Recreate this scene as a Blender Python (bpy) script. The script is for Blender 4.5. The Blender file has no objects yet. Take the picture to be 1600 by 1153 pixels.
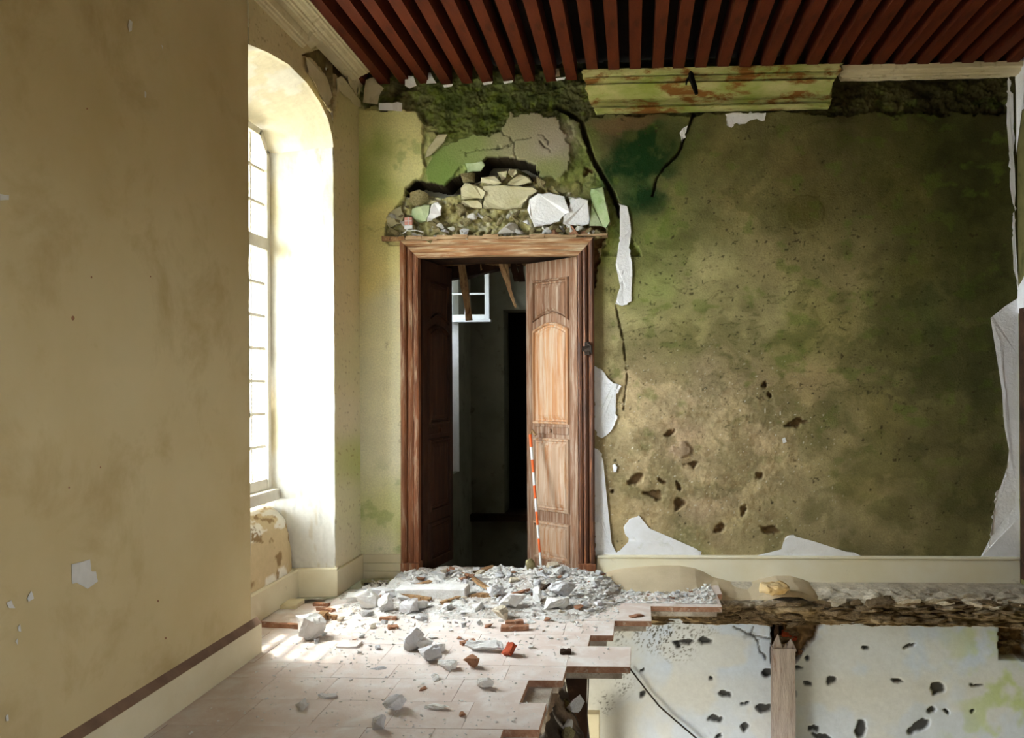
import bpy, bmesh, math, random
import numpy as np
from mathutils import Vector, Matrix

# ------------------------------------------------------------------ camera, world, light
SC = bpy.context.scene
COL = SC.collection
F = 1300.0; CX, CY = 925.0, 600.0                 # focal length and axis point in a 1600 x 1153 picture
YAW, PIT, ROLL = math.atan(65 / 1300), 0.0, math.radians(-0.32)
CAM = np.array([0, 0, 1.5])
fw = np.array([-math.sin(YAW) * math.cos(PIT), math.cos(YAW) * math.cos(PIT), math.sin(PIT)])
rt0 = np.array([math.cos(YAW), math.sin(YAW), 0]); up0 = np.cross(rt0, fw)
rt = rt0 * math.cos(ROLL) + up0 * math.sin(ROLL); up = -rt0 * math.sin(ROLL) + up0 * math.cos(ROLL)
cd = bpy.data.cameras.new('camera'); cam = bpy.data.objects.new('camera', cd); COL.objects.link(cam)
cam.matrix_world = Matrix(((rt[0], up[0], -fw[0], 0), (rt[1], up[1], -fw[1], 0), (rt[2], up[2], -fw[2], 1.5), (0, 0, 0, 1)))
cd.sensor_width = 36; cd.lens = 36 * F / 1600
cd.shift_x = -(CX - 800) / 1600; cd.shift_y = (CY - 576.5) / 1600
cd.clip_start = 0.05
SC.camera = cam

SKY = 40.0
w = bpy.data.worlds.new('sky'); SC.world = w; w.use_nodes = True
bg = w.node_tree.nodes['Background']; bg.inputs[0].default_value = (0.86, 0.94, 1.0, 1); bg.inputs[1].default_value = SKY
sd = bpy.data.lights.new('sun', 'SUN'); sd.energy = 6; sd.angle = 0.03; sd.color = (1.0, 0.93, 0.82)
sun = bpy.data.objects.new('sun', sd); COL.objects.link(sun)
sun.rotation_euler = Vector((0.45, -0.14, -0.88)).to_track_quat('-Z', 'Y').to_euler()
def portal(name, loc, direction, sx, sy):
    d = bpy.data.lights.new(name, 'AREA'); d.shape = 'RECTANGLE'; d.size = sx; d.size_y = sy; d.cycles.is_portal = True
    o = bpy.data.objects.new(name, d); COL.objects.link(o); o.location = loc
    o.rotation_euler = Vector(direction).to_track_quat('-Z', 'Y').to_euler()
    return o
portal('sky_portal_window', (-2.70, 5.15, 2.0), (1, 0, 0), 1.6, 2.8)
portal('sky_portal_fill', (2.95, 0.8, 1.4), (-1, 0, 0), 0.6, 1.2)  # opening behind the camera, added for ambient fill
portal('sky_portal_lower', (-2.95, 3.4, -2.0), (1, 0, 0), 2.4, 2.0)
portal('sky_portal_next', (-2.65, 8.2, 2.5), (1, 0, 0), 0.4, 0.6)
SC.view_settings.view_transform = 'Standard'; SC.view_settings.look = 'None'
SC.view_settings.gamma = 1; SC.view_settings.use_curve_mapping = False
SC.view_settings.exposure = 0.15

# ------------------------------------------------------------------ helpers
rng = np.random.RandomState(7); random.seed(7)
def ray(u, v): return fw + rt * (u - CX) / F - up * (v - CY) / F
def on(u, v, ax, val):                             # photo sheet -> point on a plane of the room
    d = ray(u, v); return CAM + d * ((val - CAM[ax]) / d[ax])
def proj(P):
    d = P - CAM; z = d @ fw
    return CX + F * (d @ rt) / z, CY - F * (d @ up) / z
def lin(c):
    c = np.asarray(c, float) / 255.0
    return np.where(c <= 0.04045, c / 12.92, ((c + 0.055) / 1.055) ** 2.4)
def L4(c): r = lin(c); return (float(r[0]), float(r[1]), float(r[2]), 1)
def _h(ix, iy, seed):
    h = (ix.astype(np.int64) * 374761393 + iy.astype(np.int64) * 668265263 + seed * 144665521) & 0xffffffff
    h = ((h ^ (h >> 13)) * 1274126177) & 0xffffffff
    return ((h ^ (h >> 16)) & 0xffffff) / float(0xffffff)
def vn(x, y, seed=0):
    x = np.asarray(x, float); y = np.asarray(y, float)
    ix, iy = np.floor(x), np.floor(y); fx, fy = x - ix, y - iy
    fx = fx * fx * (3 - 2 * fx); fy = fy * fy * (3 - 2 * fy)
    a, b, c, d = _h(ix, iy, seed), _h(ix + 1, iy, seed), _h(ix, iy + 1, seed), _h(ix + 1, iy + 1, seed)
    return a + (b - a) * fx + (c - a) * fy + (a - b - c + d) * fx * fy
def fbm(x, y, o=4, seed=0):
    s, a, t = 0, 1.0, 0
    for k in range(o):
        s = s + a * vn(np.asarray(x) * 2 ** k + 17.3 * k, np.asarray(y) * 2 ** k + 5.1 * k, seed + k); t += a; a *= 0.5
    return s / t
def sm(a, b, x):
    t = np.clip((x - a) / (b - a), 0, 1); return t * t * (3 - 2 * t)
def inpoly(U, V, poly):
    poly = np.asarray(poly, float); res = np.zeros(U.shape, bool)
    m = (U >= poly[:, 0].min()) & (U <= poly[:, 0].max()) & (V >= poly[:, 1].min()) & (V <= poly[:, 1].max())
    if not m.any(): return res
    x, y = U[m], V[m]; c = np.zeros(x.shape, bool); j = len(poly) - 1
    for i in range(len(poly)):
        xi, yi = poly[i]; xj, yj = poly[j]
        if yi != yj:
            k = ((yi > y) != (yj > y)) & (x < (xj - xi) * (y - yi) / (yj - yi) + xi); c ^= k
        j = i
    res[m] = c; return res
def dseg(U, V, pts):                               # distance to a polyline
    d = np.full(U.shape, 1e9)
    for (x0, y0), (x1, y1) in zip(pts[:-1], pts[1:]):
        dx, dy = x1 - x0, y1 - y0; t = np.clip(((U - x0) * dx + (V - y0) * dy) / (dx * dx + dy * dy), 0, 1)
        d = np.minimum(d, np.hypot(U - x0 - t * dx, V - y0 - t * dy))
    return d
def blob(U, V, cu, cv, ru, rv, rot=0):
    c, s = math.cos(rot), math.sin(rot); a = (U - cu) * c + (V - cv) * s; b = -(U - cu) * s + (V - cv) * c
    return np.hypot(a / ru, b / rv)
def idw(U, V, pts, p=2.6):
    acc = np.zeros(U.shape + (3,)); ws = np.zeros(U.shape)
    for (u, v, r, g, b) in pts:
        k = 1.0 / (((U - u) ** 2 + (V - v) ** 2 + 200.0) ** (p / 2)); acc += k[..., None] * lin((r, g, b)); ws += k
    return acc / ws[..., None]
def mixc(c, m, col): m = np.clip(m, 0, 1)[..., None]; return c * (1 - m) + lin(col) * m

def tag(o, label=None, cat=None, group=None, kind=None):
    if label: o['label'] = label
    if cat: o['category'] = cat
    if group: o['group'] = group
    if kind: o['kind'] = kind
    return o
def link(name, me, parent=None):
    o = bpy.data.objects.new(name, me); COL.objects.link(o)
    if parent: o.parent = parent
    return o
def empty(name, loc=(0, 0, 0)):
    o = bpy.data.objects.new(name, None); COL.objects.link(o); o.location = loc; o.empty_display_size = 0.1; return o
def mesh(name, V, Fc, mat=None, smooth=False):
    me = bpy.data.meshes.new(name); me.from_pydata([tuple(map(float, p)) for p in V], [], Fc); me.update()
    if mat: me.materials.append(mat)
    if smooth: me.polygons.foreach_set('use_smooth', [True] * len(me.polygons))
    return me
def grid(name, P, colr=None, mat=None, keep=None, parent=None, smooth=True, flip=False):
    h, wd = P.shape[:2]
    me = bpy.data.meshes.new(name)
    idx = np.arange(h * wd).reshape(h, wd)
    q = np.stack([idx[:-1, :-1], idx[:-1, 1:], idx[1:, 1:], idx[1:, :-1]], -1).reshape(-1, 4)
    if flip: q = q[:, ::-1]
    if keep is not None:
        kv = keep; kf = (kv[:-1, :-1] & kv[:-1, 1:] & kv[1:, 1:] & kv[1:, :-1]).reshape(-1); q = q[kf]
    n = len(q)
    me.vertices.add(h * wd); me.vertices.foreach_set('co', P.reshape(-1).astype(np.float32))
    me.loops.add(4 * n); me.loops.foreach_set('vertex_index', q.reshape(-1).astype(np.int32))
    me.polygons.add(n); me.polygons.foreach_set('loop_start', (np.arange(n) * 4).astype(np.int32))
    me.polygons.foreach_set('use_smooth', np.full(n, smooth))
    me.update(calc_edges=True)
    if colr is not None:
        at = me.attributes.new('Col', 'FLOAT_COLOR', 'POINT')
        c = np.ones((h * wd, 4), np.float32); c[:, :3] = np.clip(colr.reshape(-1, 3), 0, 1); at.data.foreach_set('color', c.reshape(-1))
    if mat: me.materials.append(mat)
    return link(name, me, parent)
class MB:
    def __init__(s): s.v = []; s.f = []
    def add(s, V, Fc):
        n = len(s.v); s.v += [tuple(map(float, p)) for p in V]; s.f += [tuple(i + n for i in f) for f in Fc]; return s
    def box(s, lo, hi, jit=0):
        x0, y0, z0 = lo; x1, y1, z1 = hi
        V = [(x0, y0, z0), (x1, y0, z0), (x1, y1, z0), (x0, y1, z0), (x0, y0, z1), (x1, y0, z1), (x1, y1, z1), (x0, y1, z1)]
        if jit: V = [tuple(c + random.uniform(-jit, jit) for c in p) for p in V]
        return s.add(V, [(0, 3, 2, 1), (4, 5, 6, 7), (0, 1, 5, 4), (1, 2, 6, 5), (2, 3, 7, 6), (3, 0, 4, 7)])
    def beam(s, a, b, wd, th, jit=0, upv=(0, 0, 1), seg=1, taper=1.0):
        a, b = Vector(a), Vector(b); d = (b - a).normalized(); upv = Vector(upv)
        sd_ = d.cross(upv)
        if sd_.length < 1e-3: sd_ = d.cross(Vector((1, 0, 0)))
        sd_.normalize(); u = sd_.cross(d).normalized(); V = []; Fc = []
        for k in range(seg + 1):
            c = a.lerp(b, k / seg); m = 1 + (taper - 1) * k / seg
            for (i, j) in ((-1, -1), (1, -1), (1, 1), (-1, 1)):
                jj = Vector([random.uniform(-jit, jit) for _ in range(3)])
                V.append(c + sd_ * (i * wd * m / 2) + u * (j * th * m / 2) + jj)
        for k in range(seg):
            o = 4 * k
            for i in range(4): Fc.append((o + i, o + (i + 1) % 4, o + 4 + (i + 1) % 4, o + 4 + i))
        Fc.append((3, 2, 1, 0)); o = 4 * seg; Fc.append((o, o + 1, o + 2, o + 3))
        return s.add(V, Fc)
    def sweep(s, prof, pts):                       # prof rows are lists of points, one list for each station
        n = len(prof[0]); V = [p for st in prof for p in st]; Fc = []
        for k in range(len(prof) - 1):
            for i in range(n - 1): Fc.append((k * n + i, k * n + i + 1, (k + 1) * n + i + 1, (k + 1) * n + i))
        Fc.append(tuple(range(n))[::-1]); Fc.append(tuple(range((len(prof) - 1) * n, len(prof) * n)))
        return s.add(V, Fc)
    def tube(s, pts, r, n=6):
        pts = [Vector(p) for p in pts]; V = []; Fc = []
        for k, p in enumerate(pts):
            d = (pts[min(k + 1, len(pts) - 1)] - pts[max(k - 1, 0)]).normalized()
            a = d.cross(Vector((0, 0, 1)))
            if a.length < 1e-3: a = d.cross(Vector((1, 0, 0)))
            a.normalize(); b = d.cross(a); rr = r[k] if hasattr(r, '__len__') else r
            for i in range(n):
                t = 2 * math.pi * i / n; V.append(p + a * (rr * math.cos(t)) + b * (rr * math.sin(t)))
        for k in range(len(pts) - 1):
            for i in range(n): Fc.append((k * n + i, k * n + (i + 1) % n, (k + 1) * n + (i + 1) % n, (k + 1) * n + i))
        Fc.append(tuple(range(n))[::-1]); Fc.append(tuple(range((len(pts) - 1) * n, len(pts) * n)))
        return s.add(V, Fc)
    def mesh(s, name, mat, smooth=False): return mesh(name, s.v, s.f, mat, smooth)
    def build(s, name, mat, parent=None, smooth=False, bevel=0):
        me = s.mesh(name, mat, smooth)
        bm = bmesh.new(); bm.from_mesh(me); bmesh.ops.recalc_face_normals(bm, faces=bm.faces)
        if bevel: bmesh.ops.bevel(bm, geom=bm.edges, offset=bevel, segments=1, affect='EDGES')
        bm.to_mesh(me); bm.free()
        return link(name, me, parent)

# ------------------------------------------------------------------ materials
def new_mat(name):
    m = bpy.data.materials.new(name); m.use_nodes = True; nt = m.node_tree; b = nt.nodes['Principled BSDF']
    b.inputs['Specular IOR Level'].default_value = 0.2
    return m, nt, b
def N(nt, t, **kw):
    n = nt.nodes.new(t)
    for k, v in kw.items():
        if hasattr(n, k): setattr(n, k, v)
    return n
def noise(nt, co, scale, detail=6, rough=0.6, dist=0.0):
    n = N(nt, 'ShaderNodeTexNoise'); n.inputs['Scale'].default_value = scale; n.inputs['Detail'].default_value = detail
    n.inputs['Roughness'].default_value = rough; n.inputs['Distortion'].default_value = dist
    nt.links.new(co, n.inputs['Vector']); return n.outputs['Fac']
def ramp(nt, f, a, b, lo=0.0, hi=1.0):
    n = N(nt, 'ShaderNodeMapRange'); n.inputs['From Min'].default_value = a; n.inputs['From Max'].default_value = b
    n.inputs['To Min'].default_value = lo; n.inputs['To Max'].default_value = hi; nt.links.new(f, n.inputs['Value']); return n.outputs['Result']
def mixn(nt, fac, A, B, mode='MIX'):
    n = N(nt, 'ShaderNodeMix'); n.data_type = 'RGBA'; n.blend_type = mode
    for sck, val in ((n.inputs[0], fac), (n.inputs[6], A), (n.inputs[7], B)):
        if hasattr(val, 'is_linked'): nt.links.new(val, sck)
        else: sck.default_value = val
    return n.outputs[2]
def bumpn(nt, b, h, strength, dist=0.01):
    n = N(nt, 'ShaderNodeBump'); n.inputs['Strength'].default_value = strength; n.inputs['Distance'].default_value = dist
    nt.links.new(h, n.inputs['Height']); nt.links.new(n.outputs['Normal'], b.inputs['Normal'])
def coords(nt, stretch=(1, 1, 1), kind='Object'):
    tc = N(nt, 'ShaderNodeTexCoord'); mp = N(nt, 'ShaderNodeMapping'); mp.inputs['Scale'].default_value = stretch
    nt.links.new(tc.outputs[kind], mp.inputs['Vector']); return mp.outputs['Vector']
def mat_attr(name, rough=0.95, bump=0.4, bs=45, lo=0.82, hi=1.12, fine=60):
    m, nt, b = new_mat(name); at = N(nt, 'ShaderNodeAttribute'); at.attribute_name = 'Col'
    co = coords(nt); f = ramp(nt, noise(nt, co, fine, 8, 0.7), 0.3, 0.7, lo, hi)
    c = N(nt, 'ShaderNodeVectorMath'); c.operation = 'SCALE'; nt.links.new(at.outputs['Color'], c.inputs[0]); nt.links.new(f, c.inputs['Scale'])
    nt.links.new(c.outputs[0], b.inputs['Base Color']); b.inputs['Roughness'].default_value = rough
    bumpn(nt, b, noise(nt, co, bs, 8, 0.65), bump); return m
def mat_noise(name, c1, c2, scale=3, c3=None, s3=12, t3=(0.55, 0.7), bump=0.3, bs=40, rough=0.9, stretch=(1, 1, 1), rnd=0.0, t2=(0.35, 0.65), spec=0.2):
    m, nt, b = new_mat(name); co = coords(nt, stretch)
    if rnd:
        oi = N(nt, 'ShaderNodeObjectInfo'); ad = N(nt, 'ShaderNodeVectorMath'); ad.operation = 'ADD'
        sc = N(nt, 'ShaderNodeVectorMath'); sc.operation = 'SCALE'; sc.inputs['Scale'].default_value = 0.7
        nt.links.new(oi.outputs['Location'], sc.inputs[0]); nt.links.new(co, ad.inputs[0]); nt.links.new(sc.outputs[0], ad.inputs[1]); co = ad.outputs[0]
    c = mixn(nt, ramp(nt, noise(nt, co, scale), *t2), L4(c1), L4(c2))
    if c3: c = mixn(nt, ramp(nt, noise(nt, co, s3, 8, 0.65, 0.3), *t3), c, L4(c3))
    if rnd:
        k = ramp(nt, oi.outputs['Random'], 0, 1, 1 - rnd, 1 + rnd * 0.5); v = N(nt, 'ShaderNodeVectorMath'); v.operation = 'SCALE'
        nt.links.new(c, v.inputs[0]); nt.links.new(k, v.inputs['Scale']); c = v.outputs[0]
    nt.links.new(c, b.inputs['Base Color']); b.inputs['Roughness'].default_value = rough; b.inputs['Specular IOR Level'].default_value = spec
    if bump: bumpn(nt, b, noise(nt, co, bs, 8, 0.65), bump)
    return m
M = {}
M['wall_attr'] = mat_attr('painted_render', bump=0.5, bs=70, fine=80)
M['rough_attr'] = mat_attr('rubble_masonry', bump=0.9, bs=60, fine=45, lo=0.65, hi=1.2)
M['soft_attr'] = mat_attr('limewash', bump=0.25, bs=25, fine=30, lo=0.93, hi=1.04)
M['cream'] = mat_noise('cream_distemper', (210, 193, 152), (198, 178, 133), 0.9, (176, 152, 104), 2.2, (0.52, 0.8), bump=0.12, bs=18, rough=0.95)
M['cream2'] = mat_noise('cream_distemper_jamb', (224, 208, 170), (206, 188, 146), 1.2, (188, 174, 122), 3.5, (0.55, 0.75), bump=0.2, bs=20, rough=0.95)
M['reveal'] = mat_noise('limewashed_reveal', (236, 230, 210), (228, 214, 172), 1.6, (240, 238, 232), 4, (0.5, 0.6), bump=0.5, bs=16, rough=0.95)
M['skirt'] = mat_noise('cream_painted_wood', (228, 219, 192), (218, 206, 174), 2.5, (150, 128, 92), 9, (0.66, 0.82), bump=0.15, bs=30, rough=0.8, stretch=(1, 1, 1))
M['skirt_top'] = mat_noise('worn_brown_edge', (146, 118, 98), (120, 96, 80), 5, bump=0.2)
M['tile'] = mat_noise('dusty_terracotta', (222, 208, 200), (214, 196, 186), 2, (234, 228, 224), 6, (0.45, 0.7), bump=0.15, bs=60, rnd=0.02)
M['tile_edge'] = mat_noise('broken_terracotta', (186, 146, 122), (150, 106, 84), 20, (206, 190, 174), 30, bump=0.6)
M['bed'] = mat_noise('mortar_bed', (196, 186, 174), (150, 136, 122), 8, (90, 76, 64), 14, (0.6, 0.75), bump=0.8, bs=40)
M['dust'] = mat_attr('plaster_dust', bump=0.9, bs=90, fine=70, lo=0.72, hi=1.1)
M['chunk'] = mat_noise('plaster_chunk', (240, 238, 236), (226, 222, 218), 14, (190, 176, 162), 22, (0.6, 0.78), bump=0.8, bs=60, rnd=0.14)
M['stone'] = mat_noise('grey_stone', (228, 226, 229), (206, 203, 203), 12, (166, 158, 150), 20, (0.6, 0.75), bump=0.8, bs=50, rnd=0.15)
M['beige'] = mat_noise('beige_plaster', (206, 200, 170), (186, 178, 142), 6, (150, 152, 100), 9, (0.58, 0.75), bump=0.5, bs=40)
M['beige_rock'] = mat_noise('mossy_rubble_stone', (176, 164, 124), (132, 120, 84), 9, (86, 92, 40), 12, (0.55, 0.72), bump=0.9, bs=40, rnd=0.2)
M['brick'] = mat_noise('red_brick', (176, 78, 46), (140, 62, 40), 16, (196, 150, 120), 25, (0.62, 0.75), bump=0.6, bs=60)
M['brownbrick'] = mat_noise('brown_brick', (168, 122, 94), (140, 98, 74), 16, (200, 184, 168), 22, (0.6, 0.75), bump=0.6, bs=60)
M['white'] = mat_noise('white_plaster', (246, 246, 250), (236, 235, 236), 6, (216, 216, 206), 9, (0.62, 0.8), bump=0.6, bs=45)
M['whitegreen'] = mat_noise('greenish_plaster', (200, 212, 176), (162, 184, 132), 6, (120, 150, 84), 9, (0.55, 0.72), bump=0.4, bs=40)
M['sand'] = mat_noise('sand', (212, 194, 164), (198, 180, 150), 4, (224, 212, 190), 90, (0.6, 0.75), bump=0.6, bs=160)
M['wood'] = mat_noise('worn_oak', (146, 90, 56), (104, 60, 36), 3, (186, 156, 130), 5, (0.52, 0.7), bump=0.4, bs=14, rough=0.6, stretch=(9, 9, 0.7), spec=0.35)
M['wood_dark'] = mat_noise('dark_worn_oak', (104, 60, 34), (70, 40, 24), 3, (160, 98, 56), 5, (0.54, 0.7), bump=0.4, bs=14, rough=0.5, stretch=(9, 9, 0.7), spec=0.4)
M['wood_h'] = mat_noise('worn_oak_head', (178, 136, 96), (138, 88, 54), 3, (206, 184, 152), 5, (0.45, 0.62), bump=0.4, bs=14, rough=0.65, stretch=(0.7, 9, 9), spec=0.3)
M['leaf'] = mat_noise('faded_oak_door', (142, 104, 78), (112, 76, 52), 3, (176, 154, 136), 4, (0.46, 0.66), bump=0.35, bs=14, rough=0.65, stretch=(8, 8, 0.6), spec=0.3)
M['leaf_panel'] = mat_noise('faded_oak_panel', (196, 148, 106), (176, 120, 78), 3, (196, 170, 146), 4, (0.46, 0.62), bump=0.35, bs=14, rough=0.65, stretch=(8, 8, 0.5), spec=0.3)
M['leaf_low'] = mat_noise('grey_worn_panel', (194, 170, 148), (172, 140, 114), 3, (168, 116, 76), 4, (0.5, 0.64), bump=0.35, bs=14, rough=0.7, stretch=(8, 8, 0.6))
M['leaf_shaded'] = mat_noise('shade_darkened_oak', (62, 37, 23), (44, 27, 17), 3, (84, 58, 38), 5, (0.55, 0.7), bump=0.3, bs=14, rough=0.6, stretch=(8, 8, 0.6))  # oak darkened in colour for the shade on the left leaf
M['oldwood'] = mat_noise('rotten_lath', (176, 142, 102), (134, 98, 66), 6, (84, 58, 40), 14, (0.52, 0.66), bump=0.7, bs=30, stretch=(4, 4, 1))
M['darkwood'] = mat_noise('dark_timber', (72, 48, 32), (44, 30, 22), 6, (104, 76, 54), 10, (0.6, 0.75), bump=0.8, bs=25)
M['joist'] = mat_noise('red_brown_joist', (96, 40, 17), (78, 30, 12), 4, (56, 22, 10), 9, (0.55, 0.75), bump=0.2, bs=30, rough=0.75, stretch=(3, 0.6, 3))
M['boards'] = mat_noise('black_boards', (22, 12, 8), (14, 8, 6), 5, bump=0.2, rough=0.9)
M['post'] = mat_noise('whitewashed_post', (196, 184, 180), (170, 156, 150), 4, (140, 112, 98), 6, (0.56, 0.7), bump=0.6, bs=20, stretch=(6, 6, 0.8))
M['winpaint'] = mat_noise('window_paint', (222, 216, 204), (206, 198, 182), 6, bump=0.1, rough=0.6)
M['winwhite'] = mat_noise('white_window_paint', (236, 240, 242), (226, 230, 234), 6, bump=0.05, rough=0.5)
M['cornice'] = mat_noise('plaster_cornice', (222, 210, 178), (202, 188, 150), 3, (160, 142, 104), 8, (0.58, 0.75), bump=0.3, bs=30)
M['cornice_green'] = mat_noise('mouldy_cornice', (200, 194, 138), (150, 160, 80), 3.0, (132, 90, 42), 4.5, (0.50, 0.6), bump=0.5, bs=30, stretch=(0.9, 1, 2.2))
M['cap'] = mat_noise('pale_splintered_oak', (196, 172, 140), (160, 128, 94), 5, (112, 74, 46), 9, (0.55, 0.7), bump=0.6, bs=20, stretch=(1, 6, 6))
M['core'] = mat_noise('wall_core_stone', (156, 134, 104), (112, 92, 68), 8, (70, 56, 42), 12, (0.55, 0.72), bump=0.9, bs=40, rnd=0.25)
M['cap_stone'] = mat_noise('mortared_stone', (222, 210, 190), (196, 180, 154), 7, (140, 118, 90), 10, (0.56, 0.72), bump=0.8, bs=40, rnd=0.15)
M['pebble'] = mat_noise('ochre_pebble', (206, 184, 146), (196, 160, 100), 7, bump=0.3, bs=30)
M['skirt_pale'] = mat_noise('pale_cream_paint', (242, 236, 216), (234, 224, 194), 2.0, (170, 150, 120), 7, (0.66, 0.82), bump=0.15, bs=30, rough=0.8)
M['metal'] = mat_noise('rusty_iron', (70, 58, 50), (44, 36, 32), 20, bump=0.4, rough=0.6)
M['rod_red'] = mat_noise('rod_orange', (238, 106, 38), (230, 96, 32), 20, bump=0, rough=0.45, spec=0.5)
M['rod_white'] = mat_noise('rod_white', (238, 238, 240), (226, 226, 230), 20, bump=0, rough=0.45, spec=0.5)
M['cable'] = mat_noise('dark_cable', (58, 50, 46), (40, 34, 32), 20, bump=0)
M['black'] = mat_noise('flat_black', (16, 14, 13), (10, 9, 8), 8, bump=0.1)
M['grey'] = mat_noise('grey_wall_paint', (176, 172, 156), (150, 148, 130), 2, (110, 110, 92), 7, (0.58, 0.72), bump=0.3, bs=30)
M['ground'] = mat_noise('courtyard_gravel', (170, 160, 140), (140, 132, 112), 2, bump=0.3)
M['pinkbox'] = mat_noise('box_pink', (206, 150, 140), (190, 132, 122), 20, bump=0)
m, nt, b = new_mat('old_glass')
gl = N(nt, 'ShaderNodeBsdfGlossy'); gl.inputs['Roughness'].default_value = 0.04; tr = N(nt, 'ShaderNodeBsdfTransparent'); tr.inputs['Color'].default_value = (0.96, 0.97, 0.96, 1)
lw = N(nt, 'ShaderNodeLayerWeight'); pw5 = N(nt, 'ShaderNodeMath'); pw5.operation = 'POWER'; pw5.inputs[1].default_value = 4.0; nt.links.new(lw.outputs['Facing'], pw5.inputs[0])
mx = N(nt, 'ShaderNodeMixShader'); nt.links.new(ramp(nt, pw5.outputs[0], 0, 1, 0.03, 0.6), mx.inputs[0]); nt.links.new(tr.outputs[0], mx.inputs[1]); nt.links.new(gl.outputs[0], mx.inputs[2])
nt.links.new(mx.outputs[0], nt.nodes['Material Output'].inputs['Surface']); M['glass'] = m

# ------------------------------------------------------------------ room sizes (metres)
XL, XR, YB, ZC = -2.13, 2.885, 6.40, 3.86           # left wall, right wall, back wall, underside of joists
YF = -3.0                                          # wall behind the camera
YN, YJ = 4.53, 5.84                                # near and far edge of the window niche
XW = -2.63                                         # plane of the window
ZLOW = -3.6                                        # floor of the storey below
AR = np.array([(4.50, 3.395), (4.78, 3.455), (5.06, 3.495), (5.365, 3.486), (5.587, 3.435), (5.729, 3.371), (5.81, 3.28), (5.84, 3.2)])
def arch(y): return np.interp(y, AR[:, 0], AR[:, 1])
# ------------------------------------------------------------------ left wall, niche, window
def c4(px, py): return (340 + px / 3.844, py / 3.844)           # sheet of the upper left corner
LEFT_RAW = [c4(*p) for p in [(500, 330), (545, 315), (590, 300), (650, 290), (690, 300), (712, 330), (712, 440), (705, 600), (692, 710), (655, 645), (690, 585), (640, 440), (560, 345)]]
LEFT_RAW2 = [c4(*p) for p in [(712, 310), (740, 340), (770, 390), (765, 440), (800, 520), (835, 575), (860, 600), (862, 640), (820, 590), (770, 560), (735, 470), (712, 440)]]
LEFT_CRACK = [c4(*p) for p in [(655, 285), (695, 330), (703, 460), (700, 560), (692, 720)]]
LEFT_PTS = [(480, 60, 218, 201, 159), (520, 130, 201, 182, 138), (540, 250, 226, 209, 170), (540, 450, 231, 216, 177), (540, 650, 234, 224, 194), (545, 780, 226, 222, 185), (558, 720, 201, 207, 140), (545, 860, 228, 220, 190), (430, 30, 220, 205, 164), (565, 170, 212, 201, 151), (560, 560, 226, 218, 177)]
def paint_left(P):
    U, V = proj(P)
    Uw = U + 6 * (fbm(U / 14, V / 14, 4, 3) - 0.5); Vw = V + 6 * (fbm(U / 14, V / 14, 4, 9) - 0.5)
    c = idw(U + 30 * (fbm(U / 40, V / 60, 3, 5) - .5), V, LEFT_PTS)
    h = 0.004 * (fbm(P[..., 1] * 6, P[..., 2] * 6, 3, 2) - 0.5)
    for poly in (LEFT_RAW, LEFT_RAW2):
        m = inpoly(Uw, Vw, poly)
        n = fbm(U / 5, V / 8, 4, 11)
        c = np.where(m[..., None], lin((118, 100, 66)) * (0.55 + 0.9 * n[..., None]), c); h = np.where(m, -0.025 - 0.03 * n, h)
    d = dseg(Uw, Vw, LEFT_CRACK); k = sm(2.4, 0.8, d); h = h - 0.07 * k
    d = dseg(Uw, Vw, [(521, 250), (522, 520), (523, 600)]); c = mixc(c, sm(2, 0, d) * 0.6, (236, 230, 214))
    s = fbm(U / 3, V / 3, 2, 21); c = mixc(c, sm(0.74, 0.82, s) * 0.5, (150, 128, 86))
    return c, h
ny, nz = 150, 70
ys = np.linspace(YN, YJ, ny); T = np.linspace(0, 1, nz)
Pg = np.zeros((nz, ny, 3)); Pg[..., 0] = XL; Pg[..., 1] = ys[None]; Pg[..., 2] = arch(ys)[None] + (3.98 - arch(ys)[None]) * T[:, None]
c, h = paint_left(Pg); Pg[..., 0] += h * sm(0, 0.03, T)[:, None]
wl = empty('wall_left'); tag(wl, 'cream distempered left wall with a tall arched window niche', 'wall', kind='structure')
grid('arch_plaster', Pg, c, M['soft_attr'], parent=wl, flip=True)
ys = np.arange(YJ, 6.42, 0.009); zs = np.arange(0, 3.99, 0.011)
Pg = np.zeros((len(zs), len(ys), 3)); Pg[..., 0] = XL; Pg[..., 1] = ys[None]; Pg[..., 2] = zs[:, None]
c, h = paint_left(Pg); Pg[..., 0] += h * sm(YJ, YJ + .03, ys)[None] + 0.006 * sm(YJ + .012, YJ, ys)[None] * (fbm(zs * 20, zs * 0, 4, 8)[:, None] - 0.9)
grid('corner_pier', Pg, c, M['soft_attr'], parent=wl, flip=True)
# near stretch of the wall, with a small rounded arris at the niche
st = [(YF, XL), (YN - 0.012, XL), (YN - 0.006, XL - 0.002), (YN - 0.002, XL - 0.006), (YN, XL - 0.012)]
mb = MB()
mb.add([(x, y, z) for z in (0, 3.98) for (y, x) in st], [(i, i + 1, i + 6, i + 5) for i in range(4)])
mb.build('near_plaster', M['cream'], wl)
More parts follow.
